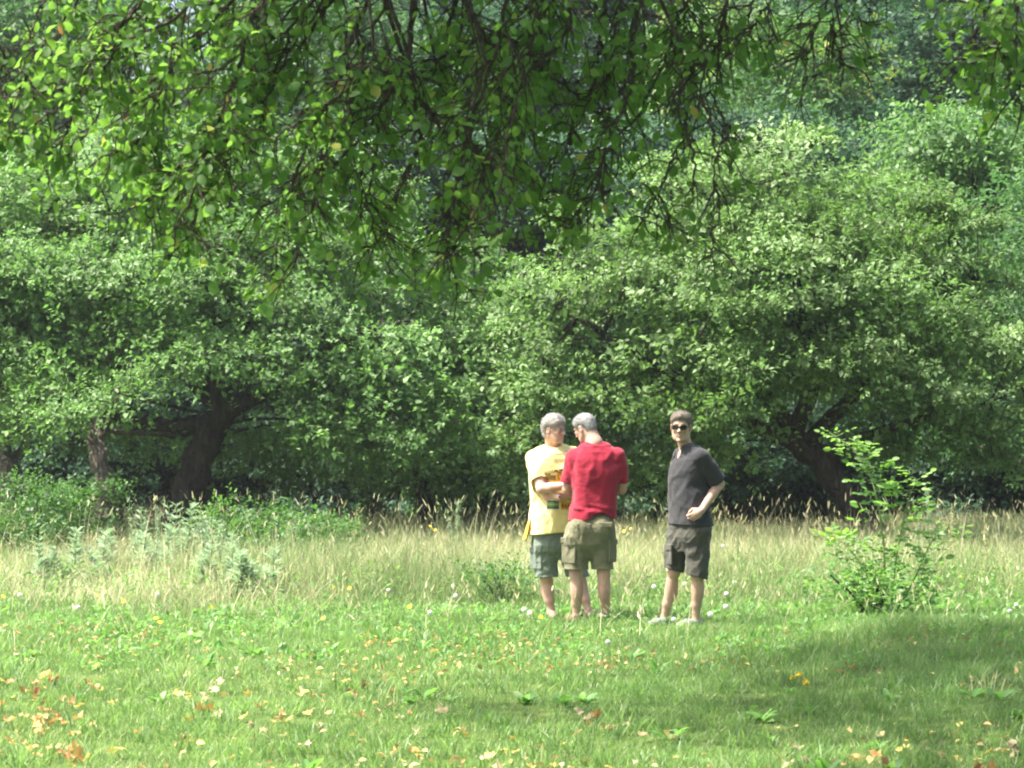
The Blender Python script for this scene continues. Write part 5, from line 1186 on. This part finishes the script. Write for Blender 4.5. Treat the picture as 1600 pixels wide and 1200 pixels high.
# ---------------- man in the yellow shirt
def man_yellow():
    o, J = person_root(875, 22.4, 'smiling grey haired man in a printed yellow t-shirt with arms crossed and a wrist watch')
    yaw = R(-68); la = np.array([-math.sin(yaw), math.cos(yaw), 0]); fw = np.array([math.cos(yaw), math.sin(yaw), 0])
    hc = J(866, 671, -.02); Rm = yawm(R(-38), R(4), R(3))
    shR, elR = J(834, 716, -.03), J(846, 764, -.17); wrR = J(888, 757, -.235); shL, elL = J(895, 712, .10), J(905, 770, -.02); wrL = J(873, 777, -.20)
    hipR, knR, anR = J(856, 822, 0), J(853, 902, -.01), J(861, 960, .02); hipL, knL, anL = J(892, 822, .04), J(904, 896, .04), J(919, 962, .02); anL[2] = anR[2] = .085
    toR = anR+np.array([.02, -.22, -.075]); toL = anL+np.array([.13, -.18, -.075])
    F = Field([-.42, -.48, -.02], [.46, .40, 1.90], .0048)
    head_fn(F, hc, Rm, 1.0, 1.0, 1.04)
    nb = J(864, 704, .04); F.chain([hc+Rm@[0, -.03, -.035], nb, nb+[.01, .0, -.06]], [.060, .064, .08], .03)
    F.cap(shL, shR, .05, .05, .04); F.trunk([(.86, -.02, 0, .16, .13), (1.05, -.02, 0, .16, .13), (1.3, -.03, 0, .17, .12), (1.47, -.04, 0, .14, .08)], yaw)
    for s_, e_, w_ in ((shR, elR, wrR), (shL, elL, wrL)):
        F.chain([s_, (s_+e_)/2, e_], [.055, .054, .045], .02); F.chain([e_, e_*.65+w_*.35, w_], [.043, .042, .029], .015)
    fd = nrm(np.array([1, .35, .12])); bk = np.array([-.2, -1, .1]); bk = nrm(bk-fd*(bk@fd)); hand(F, wrR, np.stack([nrm(np.cross(fd, bk)), fd, bk], 1), .35, 1.0)
    fd = nrm(J(852, 772, -.13)-wrL); bk = np.array([0, -.8, -.5]); bk = nrm(bk-fd*(bk@fd)); hand(F, wrL, np.stack([-nrm(np.cross(fd, bk)), fd, bk], 1), .45, 1.0)
    leg(F, hipR, knR, anR, toR); leg(F, hipL, knL, anL, toL)
    sk = skin('pink_skin', (.55, .35, .28), (.49, .29, .235)); F.build('body', [sk, m_lip, m_brow_g], o, head_mats(hc, Rm, 1.0, mouth=.004))
    T = lambda x, y, z: hc+Rm@np.array([x, y, z])
    F = Field(T(0, .09, -.06)-.04, T(0, .09, -.06)+.04, .002); F.cap(T(-.012, .092, -.0600), T(.012, .092, -.0600), .0028, .0028, .002); F.build('teeth', m_teeth, o)
    hair_obj(hc, Rm, plain('silver_hair', (.52, .51, .49), .65, .3, 0, 60, .9, c2=(.30, .29, .28)), o, 9, thick=.010, top=.018, line=(-.03, 1.05), tuft=.006, wav=50)
    frame_glasses(T, plain('thin_metal_frame', (.25, .2, .18), .3, .5, metallic=.8), clear('pale_lens'), o)
    # t-shirt
    F = Field([-.44, -.48, .74], [.46, .36, 1.62], .0042); rows = []
    for py, x0, x1, dp in [(850, 826, 899, .165), (833, 826, 898, .165), (815, 827, 898, .165), (795, 829, 897, .160), (775, 830, 896, .155), (755, 829, 897, .15), (735, 828, 900, .14), (716, 833, 897, .12), (708, 841, 889, .10), (702, 850, 880, .07)]:
        c = J((x0+x1)/2, py, 0); hw = (x1-x0)/2/(FPX/22.4); rows.append((c[2], c[0], 0, math.sqrt(max(hw**2-(dp*fw[0])**2, 1e-4))/abs(la[0]), dp))
    F.trunk(rows, yaw, 2.4, .03)
    F.cap(shR+[.01, 0, .0], J(857, 703, .02), .072, .060, .05); F.cap(shL+[-.02, 0, .0], J(873, 703, .03), .066, .060, .05)
    seR = shR+(elR-shR)*.60; seL = shL+(elL-shL)*.6
    F.chain([shR, seR+(elR-shR)*.15], [.070, .070], .03); F.cap(shR+[.05, .03, -.02], J(854, 740, .04), .060, .07, .03); F.chain([shL, seL+(elL-shL)*.15], [.074, .080], .03)
    F.disp(folds(51, .008, f=15, stretch=(1, 1, .5))); F.disp(folds(52, .003, f=40, stretch=(1, 1, .35)))
    for se, d in ((seR, nrm(elR-shR)), (seL, nrm(elL-shL))):
        F.cap(se-d*.02, se+d*.2, .060, .060, .004, 'sub'); F.cap(se+d*.105, se+d*.32, .095, .10, .004, 'sub')
    F.cap(nb+fw*.0+[0, -.01, .01], hc+[0, 0, .02], .070, .09, .006, 'sub')
    X, Y_, Z = np.meshgrid(*F.ax, indexing='ij'); h0 = J(875, 833, 0)[2]; F.D = np.maximum(F.D, (h0+.02*(X < -.1)*0+.012*np.sin(X*9+1)-Z).astype(np.float32))
    sh = fabric('yellow_cotton', (.80, .71, .30), mott=.06); so = F.build('yellow_shirt', sh, o)
    # the print: flat shapes laid on the shirt along its front
    from mathutils.bvhtree import BVHTree
    bv = BVHTree.FromPolygons([tuple(v.co) for v in so.data.vertices], [tuple(p.vertices) for p in so.data.polygons])
    def lay(name, quads, m, off=.003, n=(8, 6)):
        g = Geo()
        for (x0, y0, x1, y1) in quads:
            Vs = []
            for j in range(n[1]+1):
                for i in range(n[0]+1):
                    t = J(x0+(x1-x0)*i/n[0], y0+(y1-y0)*j/n[1], 0); loc = Vector((t[0], -1.0, t[2])); h = bv.ray_cast(loc, Vector((0, 1, 0)))
                    q = h[0]+h[1]*off if h[0] is not None else Vector((t[0], -.15, t[2])); Vs.append(tuple(q))
            k = n[0]+1; g.add(Vs, [[j*k+i, (j+1)*k+i, (j+1)*k+i+1, j*k+i+1] for j in range(n[1]) for i in range(n[0])])
        return g.build(name, m, so, smooth=True)
    ol = plain('olive_print', (.22, .17, .04), .8, .2, .4, 60); am = plain('amber_print', (.72, .46, .04), .8, .2, .25, 60); dk = plain('dark_print', (.10, .08, .04), .8)
    lay('printed_band', [(852, 742, 868, 750), (850, 739, 860, 742)], ol); lay('printed_band', [(852, 750, 868, 753.5), (869, 736, 884, 753)], am)
    rng = np.random.default_rng(4)
    lay('printed_figures', [(850+i*1.7, 733+rng.uniform(0, 4), 850.8+i*1.7, 739) for i in range(10)]+[(866, 734, 871, 737), (873, 733, 883, 735.5), (871, 737, 876, 739)], dk, .0045, (2, 4))
    # round mark on the amber patch
    lay('printed_mark', [(872.5+4*math.cos(a)+2, 744+4*math.sin(a), 873.7+4*math.cos(a)+2, 745.4+4*math.sin(a)) for a in np.linspace(0, 5.6, 14)], dk, .0045, (1, 1))
    m, n_, p_, o_ = mat('landscape_print'); tc = N_(n_, 'ShaderNodeTexCoord'); sp = N_(n_, 'ShaderNodeSeparateXYZ'); n_.links.new(tc.outputs['Object'], sp.inputs[0])
    nz = N_(n_, 'ShaderNodeTexNoise'); nz.inputs['Scale'].default_value = 30; n_.links.new(tc.outputs['Object'], nz.inputs['Vector'])
    mr = N_(n_, 'ShaderNodeMapRange'); mr.inputs['From Min'].default_value = J(0, 796, -.17)[2]; mr.inputs['From Max'].default_value = J(0, 780, -.17)[2]; n_.links.new(sp.outputs['Z'], mr.inputs[0])
    ma = N_(n_, 'ShaderNodeMath', operation='MULTIPLY_ADD'); ma.inputs[1].default_value = .5; n_.links.new(nz.outputs['Fac'], ma.inputs[0]); n_.links.new(mr.outputs[0], ma.inputs[2])
    r = ramp(n_, ma.outputs[0], [(.25, (.03, .06, .02)), (.55, (.05, .12, .04)), (.75, (.22, .34, .08)), (1, (.03, .08, .04))]); n_.links.new(r.outputs[0], p_.inputs['Base Color']); p_.inputs['Roughness'].default_value = .8
    wp = plain('white_print', (.8, .76, .6), .8); lay('printed_border', [(853.5, 780, 873.5, 795.5)], wp, .003); lay('printed_picture', [(854.5, 781, 872.5, 794.5)], m, .0045)
    lay('printed_panel', [(876, 783, 890, 795.5)], am, .003)
    # the three capital letters, drawn in strokes
    def stroke(pts, w_=.55):
        out = []
        for (x0, y0), (x1, y1) in zip(pts[:-1], pts[1:]):
            k = 7
            for i in range(k): x = x0+(x1-x0)*i/(k-1); y = y0+(y1-y0)*i/(k-1); out.append((x-w_, y-w_, x+w_, y+w_))
        return out
    L = stroke([(877.5, 792.5), (877.5, 787)])+stroke([(877.5, 787), (879.6, 787.5), (879.3, 789.5), (877.7, 789.7), (879.9, 792.5)])+stroke([(881.3, 792.5), (882.8, 787), (884.3, 792.5)])+stroke([(881.9, 790.8), (883.7, 790.8)])+stroke([(885.8, 792.5), (887.3, 787), (888.8, 792.5)])+stroke([(886.3, 790.8), (888.2, 790.8)])
    lay('printed_letters', L, dk, .0045, (1, 1))
    # watch
    d = nrm(wrL-elL); a = nrm(np.cross(d, [0, 0, 1])); b = np.cross(d, a); c = wrL-d*.012; ang = np.linspace(0, 2*PI, 25); g = Geo()
    L = np.array([c+(a*math.cos(t)+b*math.sin(t))*.031 for t in ang]); 
    for s_ in (-.005, 0, .005): tubes(g, [L+d*s_], [np.full(25, .0038)], 6)
    wo = g.build('watch_strap', plain('black_strap', (.02, .015, .015), .5), o)
    face = c+nrm(np.array([-.1, -1, .2]))*.034; F = Field(face-.04, face+.04, .0022); q = nrm(face-c); F.cap(face-q*.004, face+q*.003, .015, .014, .002); F.build('watch_face', plain('dark_watch', (.06, .05, .055), .25, .6), wo)
    # shorts
    F = Field([-.34, -.34, .34], [.40, .36, 1.04], .0045); rows = []
    for py, x0, x1, dp in [(852, 831, 899, .140), (838, 832, 898, .140), (822, 834, 895, .125), (806, 838, 890, .10)]:
        c = J((x0+x1)/2, py, 0); hw = (x1-x0)/2/(FPX/22.4); rows.append((c[2], c[0], 0, math.sqrt(max(hw**2-(dp*fw[0])**2, 1e-4))/abs(la[0]), dp))
    r0 = rows[0]; rows = [(r0[0]-.12, r0[1], 0, r0[3]*.75, r0[4]*.6), (r0[0]-.05, r0[1], 0, r0[3]*.95, r0[4]*.9)]+rows
    F.trunk(rows, yaw, 2.4, .06)
    F.chain([J(854, 845, 0), J(852, 872, -.01), J(854, 905, -.01), J(854, 920, 0)], [.118, .108, .096, .096], .02); F.chain([J(888, 845, .03), J(896, 872, .04), J(902, 900, .04), J(904, 915, .04)], [.11, .103, .096, .096], .02)
    F.disp(folds(55, .006, f=22, stretch=(1, 1, .9))); F.disp(folds(56, .004, f=50, stretch=(1, 1, 1)))
    F.cap(J(854, 890, -.01), J(854, 945, -.01), .082, .086, .004, 'sub'); F.cap(J(902, 886, .04), J(906, 940, .04), .082, .086, .004, 'sub')
    F.cut(J(870, 901, 0), [.0, 0, -1])
    m_s = fabric('grey_green_twill', (.15, .19, .155), mott=.14); so2 = F.build('cargo_shorts', m_s, o)
    pocket(so2, J(838, 874, -.07), [.75, -.62, 0], [-.66, -.75, 0], .13, .17, m_s)
    m_sh = plain('tan_shoe', (.22, .18, .13), .7, .3, .4, 60, .5); shoe(anR, toR, m_sh, o); shoe(anL, toL, m_sh, o)
    return o, J
oy, Jy = man_yellow()

def hip_cloth():
    """the orange-yellow cloth that hangs at his hip"""
    base = np.array(oy.location); g = Geo(); k, m = 16, 20; F = []
    top = [Jy(833, 812, -.05), Jy(829, 812, .10)]
    V = []
    for side in (0, 1):
        for j in range(m+1):
            t = j/m
            for i in range(k+1):
                u = i/k; x = Jy(829-7.0*t**.8-3*(1-u)*t, 810+31*t+2.5*math.sin(u*5), 0); y = -.09+.20*u; w_ = .012*math.sin(u*17+t*2)*(.3+t)+.006*math.sin(u*31)
                V.append((x[0]+w_+(.004 if side else 0), y, x[2]))
    n = (k+1)*(m+1)
    for j in range(m):
        for i in range(k):
            a = j*(k+1)+i; F.append([a, a+1, a+k+2, a+k+1]); F.append([n+a, n+a+k+1, n+a+k+2, n+a+1])
    g.add(V, F); o = g.build('hanging_cloth', fabric('orange_yellow_cloth', (.78, .42, .04), mott=.2), None, smooth=True); o.location = tuple(base)
    tag(o, 'orange yellow cloth hanging at the hip of the man in the yellow shirt', 'cloth')
hip_cloth()
# ------------------------------------------------------------------ the air
def haze():  # thin volume added to veil the view and lift the darks
    x0, x1, y0, y1, z0, z1 = -60, 60, -12, 130, -2.0, 42
    V = [(x, y, z) for x in (x0, x1) for y in (y0, y1) for z in (z0, z1)]
    F = [[0, 1, 3, 2], [4, 6, 7, 5], [0, 4, 5, 1], [2, 3, 7, 6], [0, 2, 6, 4], [1, 5, 7, 3]]
    m = bpy.data.materials.new('haze'); m.use_nodes = True; n = m.node_tree; n.nodes.clear()
    o = n.nodes.new('ShaderNodeOutputMaterial'); v = n.nodes.new('ShaderNodeVolumePrincipled'); v.inputs['Color'].default_value = (.86, .93, 1, 1); v.inputs['Density'].default_value = .0004; v.inputs['Anisotropy'].default_value = .3
    n.links.new(v.outputs[0], o.inputs['Volume'])
    tag(link('haze', mesh_np('haze', V, np.array(F), m)), 'thin haze volume added over the clearing and the wood to lift the darks', 'haze', kind='stuff')
haze()
